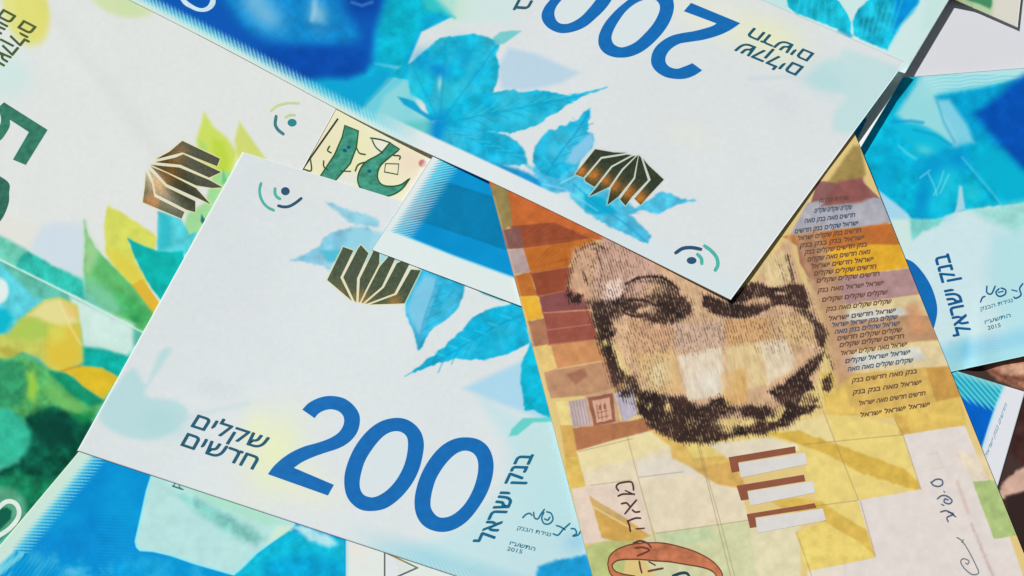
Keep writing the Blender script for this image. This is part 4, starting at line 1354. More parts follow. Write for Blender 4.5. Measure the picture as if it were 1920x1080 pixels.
    box(b([(140, 598), (200, 640), (360, 738), (450, 800), (545, 868), (380, 900), (215, 850), (180, 720)]), (216, 172, 80), soft=4)
    box(b([(150, 610), (340, 725), (365, 780), (172, 680)]), (204, 176, 110), 0.9, soft=4)
    p.line(b([(165, 668), (400, 800)]), 3, (240, 214, 150), 0.9, 3)
    box(b([(118, 905), (250, 872), (420, 870), (360, 1000), (300, 1200), (150, 1200)]), (184, 204, 126), soft=6)
    box(b([(540, 826), (800, 790), (1090, 748), (1180, 1200), (600, 1200), (420, 880)]), (206, 218, 172), var=0.06, soft=8)
    box(b([(1090, 748), (1160, 740), (1400, 780), (1400, 1200), (1160, 1200)]), (222, 222, 184), var=0.05, soft=8)
    box(b([(560, 830), (860, 790), (880, 860), (640, 900)]), (186, 218, 174), 0.7, soft=14)
    # right half: yellow fields, white block
    box(c([(-40, 250), (300, 300), (640, 250), (900, 150), (1240, 250), (1340, 600), (980, 660), (1090, 980), (700, 1060), (640, 830), (790, 770), (640, 330), (250, 400), (60, 420)]), (232, 214, 120), var=0.06)
    box(c([(140, 340), (480, 300), (640, 340), (260, 420)]), (226, 222, 200), soft=8, var=0.04)
    box(c([(560, 240), (800, 170), (860, 330), (640, 300)]), (228, 218, 160), 0.8, soft=12, var=0.05)
    box(c([(780, -60), (1540, -60), (1600, 235), (1225, 285), (1190, 190), (800, 170)]), (226, 196, 92))
    box(c([(1190, 170), (1260, 180), (1280, 280), (1225, 285)]), (206, 162, 70), 0.6, soft=10)
    box(c([(1350, -40), (1540, -60), (1570, 60), (1380, 90)]), (206, 160, 74), 0.8, soft=14)
    box(c([(470, 275), (560, 270), (650, 262), (900, 350), (1250, 480), (1345, 570), (1325, 602), (1000, 500), (820, 400), (640, 335)]), (216, 182, 66), 0.95, soft=6, wob=2)
    box(c([(480, 655), (640, 640), (780, 660), (1040, 830), (1080, 972), (1000, 905), (800, 775), (560, 700)]), (218, 186, 74), 0.95, soft=6, wob=2)
    box(c([(636, 835), (800, 782), (1000, 890), (1090, 975), (900, 1020), (700, 1056)]), (234, 214, 108), 0.95)
    box(c([(1238, 288), (1420, 258), (1585, 232), (1760, 640), (1960, 1200), (740, 1260), (716, 1050), (900, 1016), (1088, 976), (984, 656), (1340, 592)]), (222, 221, 222), var=0.03, soft=3)
    box(c([(700, 1055), (900, 1020), (900, 1300), (740, 1300)]), (226, 224, 214), var=0.03)
    box(c([(1520, 380), (1700, 400), (1800, 600), (1700, 620), (1600, 500)]), (230, 220, 190), 0.6, soft=14)
    box(c([(1630, 548), (1765, 540), (1880, 850), (1752, 872)]), (166, 200, 124), soft=3)
    p.line(c([(1545, 550), (1605, 720)]), 6, (206, 178, 170), 0.55, 6, wob=2)
    p.line(c([(1625, 790), (1770, 1140)]), 5, (190, 165, 170), 0.6, 5, wob=2)
    for q in (c([(1375, 400), (1430, 385)]), c([(1430, 388), (1465, 470)]), c([(1395, 480), (1465, 470)])):
        p.line(q, 4, (206, 206, 206), 0.5, 4)
    # ruled grid
    G = (150, 132, 96)
    for q in ([(300, -60), (345, 160), (440, 520), (540, 880)], [(800, 300), (850, 500), (930, 780), (1040, 1200)], [(440, 492), (700, 460)],
              [(150, 540), (390, 508)], [(540, 826), (930, 772), (1090, 748)], [(80, 340), (400, 262)]):
        p.line(b(q), 1.5, G, 0.55, 1.6)
    for q in ([(790, 150), (860, 330), (990, 655)], [(1240, 288), (1300, 470), (1340, 592)], [(640, 835), (716, 1050), (780, 1300)], [(1190, 190), (1240, 285)],
              [(680, 340), (1240, 285)], [(720, 690), (980, 655)], [(60, 250), (180, 720), (300, 1200)], [(1000, 660), (1085, 970)]):
        p.line(c(q), 1.5, G, 0.6, 1.6)
    # fields of the text column
    for q, col in (([(760, -60), (1010, -60), (1060, 60), (960, 90), (700, 120)], (150, 100, 100)),
                   ([(700, 60), (960, 25), (1100, 40), (1140, 170), (600, 250)], (172, 178, 196)),
                   ([(560, 250), (1000, 195), (1150, 172), (1200, 300), (900, 330), (640, 300)], (200, 116, 44)),
                   ([(780, 330), (1050, 295), (1200, 296), (1245, 420), (1080, 440), (800, 490)], (234, 178, 34)),
                   ([(640, 280), (780, 300), (800, 480), (720, 500), (660, 400)], (166, 106, 84)),
                   ([(700, 490), (800, 485), (1080, 445), (1260, 420), (1300, 570), (1150, 590), (860, 640), (780, 600)], (178, 142, 146)),
                   ([(860, 650), (1150, 596), (1300, 575), (1350, 700), (1180, 720), (1000, 760), (830, 720)], (220, 208, 158)),
                   ([(810, 690), (1000, 660), (1200, 650), (1205, 690), (900, 740)], (206, 216, 214)),
                   ([(820, 740), (1200, 690), (1350, 700), (1410, 830), (1240, 840), (870, 900)], (190, 150, 112)),
                   ([(880, 910), (1240, 850), (1410, 835), (1470, 980), (1280, 990), (900, 1030)], (222, 208, 160)),
                   ([(900, 920), (1250, 870), (1300, 940), (910, 1000)], (208, 216, 208)),
                   ([(1280, 990), (1470, 975), (1540, 1140), (1350, 1180)], (206, 158, 72)),
                   ([(900, 1030), (1290, 985), (1350, 1180), (1000, 1240), (940, 1200)], (216, 182, 90))):
        box(g([(a1 + (75 if a1 > 1050 else 0), b1) for a1, b1 in q]), col, 1, soft=5)
    box(g([(1020, 200), (1150, 172), (1180, 240), (1080, 280)]), (206, 110, 46), 0.8, soft=10)
    box(g([(1240, 640), (1330, 620), (1390, 790), (1300, 800)]), (216, 150, 104), 0.7, soft=20)
    box(g([(960, -260), (1000, -260), (1030, -100), (1000, -60), (900, -40), (820, -60)]), (160, 140, 76), 1, soft=10)
    box(g([(880, -60), (1010, -80), (1060, 30), (1000, 60), (780, 80)]), (150, 88, 88), 1, soft=10)
    # face: skin fields
    box([(1490, 440), (1535, 425), (1572, 520), (1598, 640), (1600, 700), (1570, 730), (1540, 600)], (194, 154, 118), 0.9, soft=22)
    box([(1505, 445), (1525, 440), (1545, 520), (1530, 540)], (160, 112, 82), 0.6, soft=14)
    box([(1075, 490), (1110, 455), (1180, 445), (1300, 500), (1400, 545), (1480, 440), (1500, 520), (1530, 560), (1545, 640), (1530, 720), (1440, 780), (1320, 790), (1200, 730), (1160, 660), (1130, 600), (1100, 570)], (214, 178, 140), soft=14)
    box(a([(430, 270), (520, 240), (640, 290), (700, 400), (600, 480), (480, 520), (400, 470)]), (206, 166, 134), 1, soft=18)
    box([(1130, 440), (1200, 450), (1240, 520), (1190, 560), (1130, 575), (1112, 540)], (206, 168, 150), 1, soft=16)
    box([(1135, 530), (1165, 520), (1170, 560), (1130, 580)], (236, 216, 208), 0.8, soft=12)
    box([(1420, 500), (1470, 470), (1490, 520), (1450, 545)], (222, 204, 152), 0.9, soft=14)
    for q, col in (([(1180, 600), (1270, 610), (1265, 660), (1185, 670)], (214, 168, 130)), ([(1262, 608), (1360, 600), (1366, 650), (1268, 660)], (206, 178, 160)),
                   ([(1190, 665), (1265, 655), (1280, 735), (1215, 740)], (222, 186, 122)), ([(1270, 668), (1352, 650), (1362, 738), (1290, 752)], (226, 226, 210)),
                   ([(1355, 600), (1440, 596), (1450, 640), (1360, 648)], (214, 166, 106)), ([(1362, 650), (1425, 642), (1440, 720), (1370, 740)], (226, 210, 152)),
                   ([(1425, 640), (1480, 636), (1490, 690), (1440, 720)], (228, 224, 200)), ([(1450, 596), (1520, 590), (1530, 640), (1480, 650)], (216, 186, 130)),
                   ([(1350, 700), (1400, 690), (1400, 756), (1355, 760)], (222, 176, 100))):
        box(q, col, 0.74, soft=9, wob=2.5, var=0.05)
    p.ell(1235, 700, 26, 34, 10, (228, 222, 176), 0.7, 0.9)
    p.ell(1330, 715, 34, 28, 0, (232, 232, 224), 0.8, 0.8)
    # engraved streaks over the whole face
    uu, vv = x * 0.962 - y * 0.272, x * 0.272 + y * 0.962
    st = fbm(uu, vv * 0.16, 2.6, 2, 61) - 0.5
    i = p.near(F_PORT, 4)
    k = np.clip(-sd_poly(x[i], y[i], F_PORT) / 20, 0, 1)
    p.c[i] += (st[i] * k)[:, None] * np.array((30, 34, 36))
    lum = p.c @ np.array((0.3, 0.59, 0.11))
    p.c = (p.c * 0.84 + lum[:, None] * np.array((0.166, 0.155, 0.135))) * np.array((1.01, 0.98, 0.97))
    # dark print of the face: a screen of near-vertical strokes whose weight follows the tone
    T = np.zeros(len(x))

    def tone(poly, v, soft=14.0, sm=False, add=False):
        pl = catmull(poly, True, 4) if sm else poly
        i = p.near(pl, soft)
        if len(i):
            d = sd_poly(x[i], y[i], pl) + 5 * (fbm(x[i], y[i], 12, 3, 21) - 0.5)
            t = np.clip(0.5 - d / soft, 0, 1) * abs(v)
            T[i] = np.maximum(T[i], t) if v > 0 else T[i] - t

    def tline(pts, wd, v, soft=8.0):
        pts = catmull(pts, False, 4) if len(pts) > 2 else pts
        i = p.near(pts, wd + soft)
        if len(i):
            t = np.clip(0.5 - (d_line(x[i], y[i], pts) - wd / 2) / soft, 0, 1) * abs(v)
            T[i] = np.maximum(T[i], t) if v > 0 else T[i] - t
    e = lambda q: K(1050, 430, 6, q)
    r = lambda q: K(1340, 430, 6, q)
    j = lambda q: K(1090, 600, 4.32, q)
    tline(e([(190, 260), (260, 200), (380, 170), (530, 230)]), 8, 0.62, 12)
    tline(e([(385, 180), (440, 330), (460, 520), (440, 700), (400, 780)]), 10, 0.5, 14)
    tline(e([(230, 240), (150, 380), (110, 520), (90, 700)]), 7, 0.5)
    tline(e([(255, 470), (290, 560), (310, 620)]), 6, 0.62)
    tline(e([(350, 380), (400, 560), (430, 640)]), 8, 0.35, 12)
    tone(e([(60, 740), (120, 690), (150, 760), (210, 720), (260, 740), (240, 830), (110, 835)]), 0.8, 8)
    tone(e([(320, 810), (420, 790), (560, 800), (660, 740), (760, 600), (840, 555), (1000, 535), (1150, 545), (1260, 600), (1400, 740), (1500, 850), (1480, 960), (1420, 1010), (1250, 1070), (1050, 1080), (900, 1010), (760, 940), (700, 1000), (670, 1090), (520, 1110), (390, 1100), (350, 960)]), 0.76, 14)
    tline(e([(340, 840), (450, 860), (640, 850)]), 12, 0.85, 16)
    tline(e([(740, 900), (900, 860), (1100, 900), (1300, 900), (1450, 930)]), 12, 0.9, 14)
    tline(e([(380, 900), (420, 1000), (470, 1090)]), 12, 0.85, 14)
    for q, v, rad in ((e([(860, 740)])[0], 0.45, (25, 16)), (e([(900, 640)])[0], 0.42, (22, 9)), (e([(1050, 620)])[0], 0.32, (18, 8)), (e([(1010, 890)])[0], 0.55, (13, 9)), (e([(900, 920)])[0], 0.4, (10, 5)),
                      (e([(640, 1060)])[0], 0.5, (14, 12)), (e([(820, 1000)])[0], 0.5, (12, 6)), (e([(1150, 700)])[0], 0.2, (24, 14)), (e([(600, 900)])[0], 0.15, (20, 12))):
        T -= v * np.exp(-(((x - q[0]) / rad[0]) ** 2 + ((y - q[1]) / rad[1]) ** 2))
    tline(e([(740, 620), (860, 555), (1000, 535), (1130, 540), (1240, 600), (1330, 680)]), 7, 0.85, 6)
    tline(e([(700, 930), (860, 980), (1100, 960), (1300, 980)]), 6, 0.85, 8)
    tline(e([(780, 800), (960, 800), (1100, 860), (1250, 850)]), 9, 0.9, 8)
    tone(e([(1590, 720), (1700, 740), (1900, 830), (1990, 960), (1900, 1010), (1700, 920), (1600, 860)]), 0.85, 10)
    tone(r([(-60, 780), (100, 830), (200, 740), (400, 600), (480, 590), (620, 650), (760, 640), (860, 610), (1000, 620), (1080, 830), (1060, 900), (940, 890), (820, 850), (660, 880), (500, 960), (330, 1010), (120, 1000), (-60, 930)]), 0.86, 9)
    for q, v, rad in ((r([(560, 800)])[0], 0.62, (14, 8)), (r([(360, 830)])[0], 0.5, (20, 7)), (r([(740, 720)])[0], 0.7, (12, 4)), (r([(880, 760)])[0], 0.3, (7, 10)), (r([(460, 800)])[0], 0.4, (12, 5))):
        T -= v * np.exp(-(((x - q[0]) / rad[0]) ** 2 + ((y - q[1]) / rad[1]) ** 2))
    tline(r([(820, 300), (850, 420), (870, 520), (890, 610)]), 9, 0.55)
    tline(r([(700, 320), (740, 450), (790, 580)]), 6, 0.3)
    tone(r([(860, 880), (1000, 880), (1060, 900), (1150, 980), (1200, 1080), (1100, 1080), (960, 960)]), 0.62, 12)
    tone(j([(80, -10), (245, -10), (280, 100), (250, 200), (300, 330), (350, 420), (440, 450), (480, 560), (620, 590), (720, 610), (840, 630), (930, 690), (1000, 690), (1060, 640), (1135, 605), (1190, 690), (1260, 700), (1382, 690), (1500, 700), (1500, 930), (1382, 930), (1200, 960), (1100, 995), (950, 1005), (780, 990), (660, 930), (540, 860), (470, 770), (440, 700), (330, 640), (240, 520), (190, 330), (120, 150)]), 0.86, 14)
    for q, v, rad in ((j([(190, 190)])[0], 0.5, (7, 8)), (j([(330, 360)])[0], 0.4, (9, 8)), (j([(330, 540)])[0], 0.5, (12, 10)), (j([(420, 640)])[0], 0.45, (14, 10)), (j([(550, 700)])[0], 0.5, (8, 8)), (j([(700, 700)])[0], 0.5, (7, 12)),
                      (j([(1200, 830)])[0], 0.75, (26, 10)), (j([(1330, 820)])[0], 0.7, (22, 9)), (j([(1180, 900)])[0], 0.4, (16, 8)), (j([(900, 860)])[0], 0.3, (12, 12)), (j([(1250, 760)])[0], 0.35, (22, 8)), (j([(960, 950)])[0], 0.3, (8, 6))):
        T -= v * np.exp(-(((x - q[0]) / rad[0]) ** 2 + ((y - q[1]) / rad[1]) ** 2))
    tone(h([(620, 10), (690, 20), (745, 110), (720, 230), (660, 220), (640, 120)]), 0.8, 10)
    tone(h([(260, 570), (330, 540), (400, 490), (470, 430), (520, 390), (590, 330), (660, 280), (720, 250), (700, 330), (640, 420), (600, 470), (640, 560), (560, 600), (520, 680), (640, 680), (680, 700), (600, 760), (500, 800), (420, 870), (330, 890), (200, 925), (0, 945), (0, 850), (180, 870), (330, 810), (400, 720), (300, 620)]), 0.8, 12)
    tone(h([(0, 740), (80, 690), (160, 700), (250, 690), (340, 720), (330, 800), (200, 800), (0, 810)]), 0.66, 18)
    tone(h([(690, 480), (770, 420), (790, 540), (740, 620), (700, 560)]), 0.7, 8)
    tone(h([(440, 590), (560, 560), (700, 640), (640, 700), (480, 690)]), 0.5, 14)
    tline(h([(640, 230), (720, 260), (790, 390)]), 6, 0.5)
    # hatching over cheeks and forehead
    tone([(1180, 590), (1300, 600), (1420, 590), (1520, 570), (1530, 640), (1460, 660), (1380, 640), (1280, 660), (1190, 680), (1160, 640)], 0.20, 30)
    tone([(1170, 660), (1230, 660), (1260, 740), (1200, 740)], 0.16, 26)
    tone([(1090, 470), (1180, 450), (1220, 520), (1120, 600)], 0.22, 24)
    u = x * 0.962 - y * 0.272 + 2.2 * (fbm(x, y, 20, 2, 31) - 0.5)
    v2 = x * 0.272 + y * 0.962
    scr = 0.5 + 0.5 * np.sin(u * 2 * np.pi / 4.8)
    brk = fbm(u * 1.0, v2 * 0.62, 3.2, 2, 41)
    T = np.clip(T, 0, 1) * np.clip(0.52 + 0.50 * fbm(x, y, 9, 3, 51) + 0.36 * fbm(x, y, 24, 2, 57), 0, 1.1)
    cov = np.clip((T - (0.08 + 0.62 * scr + (brk - 0.5) * 1.15)) / 0.30 + 0.42, 0, 1)
    cov = np.where(T > 0.02, cov, 0)
    und = np.clip((T - 0.34) / 0.36, 0, 1) * 0.74 * np.clip(0.6 + brk, 0, 1)
    i = np.nonzero(und > 0)[0]
    p.put(i, und[i], (112, 88, 80), 0.2, 8)
    i = np.nonzero(cov > 0)[0]
    dk = np.array((46, 34, 32))[None] + (fbm(x[i], y[i], 30, 2, 44) - 0.4)[:, None] * np.array((46, 26, 20))[None]
    al = (cov[i] * np.clip(0.26 + 0.92 * T[i], 0, 0.92))[:, None]
    p.c[i] = p.c[i] * (1 - al) + dk * al
    # print fringe along the paper's edges
    p.line([(925, 368), (1020, 720), (1112, 1085)], 3, (226, 206, 160), 0.45, 5)


def z_f(x, y):
    t = np.clip((x - 930 - (y - 370) * 0.27) / 740, 0, 1)
    return 1.36 - 0.21 * t + 1.0 * t * np.clip((600 - y) / 280, 0, 1) - 0.9 * (1 - t) * np.clip((340 - y) / 90, 0, 1) + 0.2


qf = [(890, 238), (1568, 165), (2010, 1262), (1160, 1268)]
nF = Note("brown and yellow banknote with a bearded face and a column of fine lettering",
          qf, z_f, art_f, 1.15, (226, 204, 130), 7, patches=[("portrait", F_PORT)])
c = lambda q: K(1280, 720, 3, q)
iBr = ink((148, 88, 68), "brown_intaglio_ink")
iW = ink((221, 217, 214), "pale_ink", var=0.03)
for br, wh in (([(258, 412), (632, 350), (637, 386), (312, 440), (320, 490), (276, 498)], [(312, 446), (688, 386), (700, 450), (330, 526)]),
               ([(303, 572), (682, 510), (690, 546), (364, 600), (372, 648), (328, 655)], [(364, 605), (732, 546), (746, 610), (382, 684)]),
               ([(360, 732), (742, 670), (752, 696), (408, 750), (416, 804), (378, 810)], [(410, 756), (788, 700), (806, 766), (426, 838)])):
    e = nF.inlay("numeral_bar", [c(br)], iBr)
    nF.inlay("bar_face", [c(wh)], iW, parent=e)
e = lambda q: K(1080, 880, 5.4, q)
iK = ink((78, 56, 60), "brown_black_ink")
nF.strokes("lettering", [e(q) for q in ([(430, 215), (408, 180), (430, 145), (500, 128), (560, 128), (578, 165), (582, 210)], [(500, 215), (590, 255)], [(425, 270), (480, 250), (590, 250)],
    [(612, 310), (560, 370), (495, 450)], [(460, 348), (510, 340), (545, 375)], [(570, 410), (600, 432), (645, 428)], [(655, 494), (600, 494), (520, 525)], [(522, 520), (540, 570), (550, 628)], [(610, 602), (690, 596)])],
    3.4, iK)
S0 = cpath(e([(320, 960), (340, 880), (400, 820), (500, 775), (620, 748), (760, 742), (900, 748), (1060, 785), (1200, 830), (1330, 895), (1420, 965), (1480, 1060), (1480, 1200)]),
           e([(1480, 1200), (1430, 1200)]), e([(1430, 1200), (1420, 1080), (1360, 1020), (1250, 985), (1100, 960), (950, 935), (800, 925), (640, 910), (480, 912), (400, 930), (365, 975), (400, 1030), (480, 1060), (600, 1080)]),
           e([(600, 1080), (600, 1120)]), e([(600, 1120), (440, 1110), (350, 1060), (320, 960)]))
ns = nF.inlay("numeral", [S0], ink((198, 120, 84), "sienna_ink", var=0.2))
nF.strokes("outline", [S0 + S0[:1]], 2.2, ink((120, 66, 50), "brown_ink"), dz=0.00004, parent=ns, smooth=False)
nF.strokes("lettering", [e(q) for q in ([(580, 745), (650, 722), (720, 745), (760, 790)], [(600, 795), (680, 790), (740, 820), (620, 875)], [(640, 930), (650, 990), (665, 1045)], [(740, 935), (800, 968)], [(730, 1030), (800, 1015), (880, 1000)])],
           3.2, ink((112, 62, 60), "brown_black_ink"), dz=0.00005)
nF.strokes("lettering", [e([(980, 1078), (1060, 1050), (1120, 1050), (1150, 1090)])], 5.0, ink((44, 70, 92), "petrol_ink"), dz=0.00005)
d = lambda q: K(1680, 860, 4.908, q)
iPen = ink((88, 108, 136), "blue_grey_ink")
nF.strokes("signature", [d(q) for q in ([(330, 215), (370, 190), (420, 195), (428, 235), (390, 255), (345, 245), (320, 215)], [(380, 370), (420, 340), (470, 345), (515, 385), (490, 415), (445, 400), (450, 370), (480, 380)],
    [(420, 420), (440, 430)], [(410, 490), (470, 480), (550, 535)], [(480, 490), (530, 510), (470, 540), (480, 580)], [(440, 300), (446, 308)])], 3.0, iPen)
nF.strokes("signature", [d(q) for q in ([(560, 725), (600, 750), (640, 800)], [(605, 770), (620, 745)], [(640, 800), (680, 870), (730, 970), (760, 1050), (700, 1065), (630, 1010), (595, 950), (620, 920), (670, 940), (660, 970), (640, 960)])], 2.2, ink((112, 122, 136), "grey_ink"))
words = [heb(w) for w in (SEL, HAD, "\u05d1\u05e0\u05e7", "\u05de\u05d0\u05d4", "\u05d9\u05e9\u05e8\u05d0\u05dc")]
Lk = [(-1, 1536, 376), (0, 1527, 395), (2, 1490, 434), (5, 1505, 474), (9, 1527, 527), (13, 1553, 598), (17, 1570, 648), (20, 1587, 693), (24, 1611, 779)]
Rk = [(-1, 1590, 370), (0, 1597, 388), (2, 1608, 418), (5, 1625, 458), (9, 1648, 513), (13, 1678, 582), (17, 1694, 630), (20, 1711, 675), (24, 1742, 758)]
rr = np.random.RandomState(3)
iTx = ink((116, 86, 72), "brown_black_ink")
iTb = ink((78, 96, 122), "blue_black_ink")
for k in range(-1, 25):
    l = [np.interp(k, [q[0] for q in Lk], [q[m] for q in Lk]) for m in (1, 2)]
    r = [np.interp(k, [q[0] for q in Rk], [q[m] for q in Rk]) for m in (1, 2)]
    sh = rr.uniform(0, 5) if k > 4 else 0
    body = words[rr.randint(5)]
    while len(body) < 16:
        body += " " + words[rr.randint(5)]
    nF.text(body, (l[0] + sh, l[1] + 3.5 - sh * 0.16), (r[0] - l[0] - sh, r[1] - l[1] + sh * 0.16), (1.2, -7.2), iTb if k in (0, 1, 2, 14, 15, 19, 20) else iTx, "text_line", bold=0.034)


# ------------------------------------------------------------------ blue 200 at the right, under the brown one
def art_j(p):
    x, y = p.x, p.y
    g = lambda q: K(1600, 260, 4.91, q)
    t = lambda q: K(1280, 0, 3, q)
    p.fill([(900, 100), (1960, 100), (1960, 376), (1880, 385), (1814, 392), (1783, 400), (1763, 409), (1743, 412), (1710, 411), (1702, 403), (1667, 374), (1640, 352), (1500, 300), (900, 400)], (4, 178, 214), 1, 6, False, 2, 10, 0.16)
    p.fill(t([(1330, 400), (1960, 340), (2000, 470), (1850, 470), (1500, 520), (1340, 560)]), (178, 228, 232), 1, 22)
    h = 0.5 + 0.5 * np.sin((y + 0.09 * x + 1.2 * np.sin(x / 9)) * 2 * np.pi / 6.5)
    i = np.nonzero((x > 1690) & (y < 190) & (y > 140))[0]
    p.put(i, (h * np.clip((x - 1690) / 100, 0, 1) * 0.55 * np.clip((190 - y) / 20, 0, 1))[i], (104, 206, 222))
    p.fill(t([(1330, 440), (1400, 500), (1430, 560), (1570, 800), (1540, 830), (1380, 730), (1250, 690), (1200, 640)]), (158, 220, 226), 0.95, 18)
    p.fill(t([(1425, 545), (1640, 505), (1960, 430), (1960, 1000), (1800, 900), (1700, 790), (1560, 800), (1460, 620)]), (0, 158, 208), 0.95, 12, False, 2, 12, 0.12)
    p.fill(t([(1420, 560), (1500, 560), (1600, 700), (1640, 800), (1510, 830)]), (140, 212, 230), 0.9, 14)
    p.line(t([(1425, 550), (1470, 690), (1530, 800)]), 4, (60, 170, 200), 0.6, 5)
    p.fill(t([(1980, 380), (1900, 440), (1850, 470), (1770, 545), (1640, 640), (1700, 715), (1790, 820), (1900, 950), (1980, 1010)]), (2, 82, 180), 1, 24, False, 0, 9, 0.08)
    p.fill(t([(1700, 820), (1800, 850), (1960, 1000), (1960, 1130), (1800, 1120), (1640, 960)]), (4, 176, 210), 0.9, 24)
    # leaf texture
    p.line(t([(1170, 690), (1280, 680), (1350, 690)]), 5, (0, 140, 200), 0.7, 6)
    p.fill(t([(1160, 690), (1330, 700), (1450, 760), (1520, 830), (1400, 860), (1250, 800)]), (16, 188, 222), 0.9, 14)
    p.line(t([(1300, 730), (1420, 760), (1510, 815)]), 4, (0, 150, 196), 0.6, 5)
    p.ell(*g([(660, 110)])[0], 22, 12, 12, (84, 216, 228), 0.9, 0.9)
    p.line(g([(420, 70), (500, 140), (575, 185)]), 4, (120, 226, 234), 0.7, 5)
    p.ell(*g([(760, 260)])[0], 44, 30, -20, (0, 148, 206), 0.8, 1.0)
    p.ell(*g([(970, 180)])[0], 26, 26, 0, (0, 140, 206), 0.8, 1.0)
    p.ell(*g([(640, 560)])[0], 16, 40, 10, (0, 140, 204), 0.85, 0.9)
    p.ell(*g([(860, 400)])[0], 24, 34, 10, (36, 204, 222), 0.7, 1.0)
    p.ell(*g([(790, 620)])[0], 26, 26, 20, (24, 196, 226), 0.7, 1.0)
    p.ell(*g([(1090, 500)])[0], 24, 20, 0, (50, 206, 212), 0.6, 1.0)
    p.ell(*g([(330, 270)])[0], 22, 50, 15, (0, 162, 206), 0.6, 1.0)
    p.ell(*g([(280, 390)])[0], 20, 22, 0, (10, 176, 226), 0.7, 1.0)
    for q in ([(615, 360), (705, 290)], [(830, 300), (790, 430), (740, 520)], [(690, 320), (740, 420), (770, 520)], [(880, 330), (800, 500)]):
        p.line(g(q), 2.6, (130, 216, 240), 0.7, 3)
    p.line(g([(1000, 170), (1130, 320), (1300, 520), (1380, 640)]), 4, (90, 200, 224), 0.6, 4)
    p.line(g([(1040, 260), (1200, 450), (1330, 600)]), 3, (0, 140, 190), 0.5, 4)
    p.fill(g([(955, 600), (975, 430), (1000, 440), (1030, 650), (930, 690)]), (174, 214, 228), 0.95, 6)
    # pale ground left of the leaf and green tail
    p.fill(g([(220, 470), (330, 555), (400, 600), (500, 690), (520, 745), (330, 745), (280, 640)]), (164, 214, 236), 0.95, 8)
    p.fill(g([(515, 740), (700, 750), (830, 730), (790, 790), (640, 860), (540, 935), (525, 860)]), (118, 206, 200), 0.95, 10, False, 2, 9, 0.1)
    p.fill(g([(1080, 660), (1300, 630), (1640, 560), (1640, 800), (1500, 860), (1300, 780)]), (150, 220, 212), 0.85, 24, False, 2, 12, 0.1)
    p.fill(g([(330, 750), (510, 745), (530, 950), (470, 1080), (400, 940)]), (206, 230, 222), 0.8, 14)
    # lower ground
    p.fill([(1860, 440), (1960, 420), (1960, 680), (1890, 640), (1850, 520)], (172, 222, 228), 0.7, 40)
    d = ((690 - 0.215 * (x - 1790)) - y)
    hb = 0.5 + 0.5 * np.sin((y + 0.25 * x) * 2 * np.pi / 5.0 + np.sin(x / 7))
    i = np.nonzero(d < 62)[0]
    p.put(i, (np.clip((58 - d) / 24, 0, 1) * (0.55 + 0.4 * hb))[i], (140, 206, 232))
    i = np.nonzero(d < 24)[0]
    p.put(i, (np.clip((20 - d) / 12, 0, 1) * 0.6)[i], (176, 228, 232))
    p.ell(1808, 655, 14, 28, 10, (110, 188, 216), 0.7, 1.0)  # shade of the soft fold, painted into the colour
    p.fill([(1780, 640), (1806, 640), (1800, 700), (1770, 700)], (150, 212, 224), 0.5, 14)


def z_j(x, y):
    return 0.50 + 0.35 * np.exp(-((x - 1838) / 26.0) ** 2) * np.clip((y - 540) / 120, 0, 1.3) - 0.2 * np.exp(-((x - 1806) / 18.0) ** 2) * np.clip((y - 560) / 120, 0, 1.3) \
        + 0.5 * np.clip((x - 1840) / 90, 0, 2) * np.clip((y - 560) / 120, 0, 1.2)


tj = unproj(1738, 138, 0)
qj = [(1050, 196), (2420, 88), (2560, 530), (1090, 846)]
J_LEAF = [(1600, 260), (1660, 226), (1740, 232), (1800, 275), (1850, 330), (1920, 330), (1920, 378), (1814, 394), (1763, 411), (1708, 412), (1640, 352)]
nJ = Note("cyan 200 banknote at the right edge, running under the brown and yellow note",
          qj, z_j, art_j, 2.0, (203, 228, 233), 8, "blue 200 banknotes", patches=[("leaf_print", J_LEAF)])
k = lambda q: K(1700, 440, 4.155, q)
nJ.inlay("numeral", [catmull(k([(-70, 170), (0, 190), (60, 222), (130, 300), (190, 400), (228, 510), (238, 600), (222, 690), (200, 745), (150, 790), (60, 780), (-60, 700), (-150, 560), (-190, 380), (-150, 230)]))], iB)
nJ.text(heb(BNK), (1821.5, 624.5), (-43.3, -149), (-26.5, 5), ink((18, 92, 146), "petrol_ink"), bold=0.02)
nJ.strokes("signature", [k(q) for q in ([(575, 525), (590, 490), (610, 480)], [(625, 400), (625, 450), (660, 460), (690, 400)], [(720, 420), (695, 450), (720, 480), (765, 465), (770, 430), (735, 415)], [(715, 450), (750, 440)],
    [(820, 430), (860, 440)], [(905, 380), (880, 420), (890, 470), (850, 495), (835, 485)])], 3.0, ink((24, 96, 142), "signature_ink"))
nJ.text(heb("\u05e0\u05d2\u05d9\u05d3\u05ea \u05d4\u05d1\u05e0\u05e7"), (1839, 582.5), (60, -17), (-1.0, -6), sm, bold=0.01)
nJ.text(heb("\u05d4\u05ea\u05e9\u05e2\u05f4\u05d5"), (1847, 607), (48, -13), (-1.0, -6), sm, bold=0.012)
nJ.text("2015", (1852.5, 618.5), (24, -6), (-1.0, -6), sm, bold=0.012)


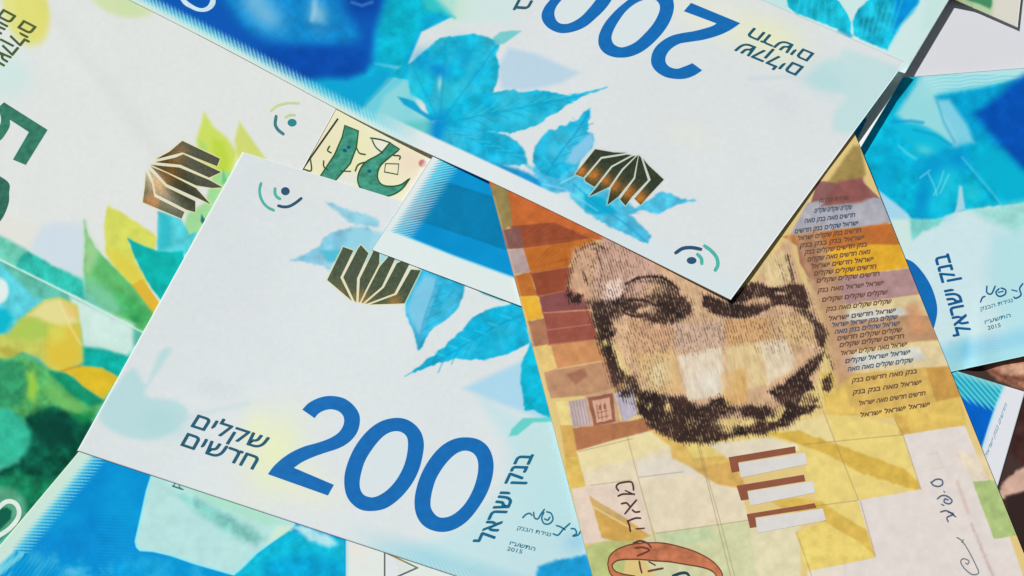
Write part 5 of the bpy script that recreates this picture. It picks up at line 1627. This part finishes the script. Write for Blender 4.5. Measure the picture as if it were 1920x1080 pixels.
# ------------------------------------------------------------------ blue note peeping out above the top one
def art_l(p):
    t = lambda q: K(1280, 0, 3, q)
    p.c[:] = (206, 232, 231)
    p.fill(t([(340, -30), (600, -30), (600, 60), (480, 40)]), (190, 228, 226), 0.8, 14)
    p.fill(t([(-600, -600), (570, -300), (585, 0), (592, 40), (640, 75), (700, 98), (780, 128), (870, 160), (948, 200), (946, 120), (905, 40), (850, -20), (700, -400)]), (20, 184, 212), 1, 4, False, 1.5, 8, 0.25)
    p.fill(t([(962, 190), (955, 120), (985, 55), (1040, 5), (1120, -60), (1340, -200), (1330, 10), (1290, 70), (1235, 130), (1150, 280), (1100, 262), (1000, 222)]), (20, 182, 214), 1, 4, False, 1.5, 8, 0.3)
    p.fill(t([(1190, -60), (1340, -60), (1320, 20), (1285, 75), (1225, 140), (1180, 180), (1190, 60)]), (0, 140, 212), 0.95, 14, False, 1, 9, 0.1)
    p.fill(t([(880, 160), (960, 200), (940, 215), (870, 175)]), (10, 150, 190), 0.7, 8)
    for k in range(7):
        p.line(t([(1000 + 30 * k, 215 - 8 * k), (1030 + 34 * k, 60 - 10 * k)]), 2.4, (86, 210, 226), 0.5, 4)
        p.line(t([(640 + 40 * k, 80 + 12 * k), (660 + 36 * k, -10 + 6 * k)]), 2.4, (84, 210, 224), 0.45, 4)
    p.line(t([(1310, 40), (1235, 132), (1152, 280)]), 3, (130, 222, 240), 0.8, 4)
    p.fill(t([(1390, -40), (1490, -40), (1450, 60), (1400, 160), (1340, 170)]), (190, 226, 216), 0.5, 24)


def z_l(x, y):
    d = ((1775 - x) * 0.858 + (8 - y) * 0.514)        # distance in from the right short edge
    return 0.78 + 0.95 * np.exp(-np.clip(d, 0, 99) / 3.0) * np.clip((y - 120) / 60, 0, 1) + 0 * x


ql = rect_note((1607, 288), (1775, 8), (1607 - 500, 288 - 235), 71, 150)
nL = Note("leaf-printed blue banknote with a white end, peeping out above the upside-down 200",
          ql, z_l, art_l, 2.0, (206, 232, 231), 9)


# ------------------------------------------------------------------ small corners at the right
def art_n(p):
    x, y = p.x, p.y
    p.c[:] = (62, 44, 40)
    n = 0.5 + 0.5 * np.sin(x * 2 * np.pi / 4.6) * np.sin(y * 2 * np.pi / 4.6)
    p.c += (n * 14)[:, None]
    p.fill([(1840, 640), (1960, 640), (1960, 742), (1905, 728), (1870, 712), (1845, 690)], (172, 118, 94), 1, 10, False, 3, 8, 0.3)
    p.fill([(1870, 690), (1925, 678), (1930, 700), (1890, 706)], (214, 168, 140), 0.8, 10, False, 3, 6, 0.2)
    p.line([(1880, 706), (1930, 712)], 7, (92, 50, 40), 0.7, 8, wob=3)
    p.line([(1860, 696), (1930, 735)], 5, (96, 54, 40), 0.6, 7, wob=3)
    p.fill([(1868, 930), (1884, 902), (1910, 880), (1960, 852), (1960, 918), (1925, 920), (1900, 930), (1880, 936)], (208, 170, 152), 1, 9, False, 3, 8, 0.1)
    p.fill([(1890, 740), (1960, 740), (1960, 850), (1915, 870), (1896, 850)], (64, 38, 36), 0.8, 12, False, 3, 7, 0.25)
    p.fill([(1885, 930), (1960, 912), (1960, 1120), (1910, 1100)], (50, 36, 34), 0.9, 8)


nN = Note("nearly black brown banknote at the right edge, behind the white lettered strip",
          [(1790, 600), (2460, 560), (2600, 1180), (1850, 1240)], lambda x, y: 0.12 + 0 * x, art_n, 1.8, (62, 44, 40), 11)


def art_k(p):
    p.c[:] = (219, 216, 205)
    x, y = p.x, p.y
    k = lambda q: K(1600, 0, 6, q)
    p.fill(k([(800, -300), (1300, -300), (1330, 40), (1290, 90), (1200, 120), (1000, 60), (900, -20)]), (190, 174, 116), 1, 16)
    p.fill(k([(1200, -300), (1600, -300), (1570, 100), (1550, 190), (1400, 200), (1200, 130)]), (182, 206, 164), 1, 14)
    p.fill(k([(1290, -300), (1566, -300), (1560, 60), (1540, 100), (1430, 50), (1280, 0)]), (70, 140, 98), 1, 6)
    p.line(k([(1050, 40), (1300, 160), (1560, 240), (1800, 300)]), 4, (206, 196, 176), 0.7, 4)


def edge_k(px):
    return np.interp(px, [1600, 1755, 1785, 1850, 1880, 1908], [-60, 2, 16, 37, 45, 51])


qk = rect_note((1908, 51), (1770, -10), (1918, -40), 138, 71)
nK = Note("cream and green banknote corner at the very top right, over white tabletop",
          qk, lambda x, y: 1.15 - 1.1 * np.clip((x - 1775) / 50, 0, 1), art_k, 1.8, (221, 216, 206), 12)
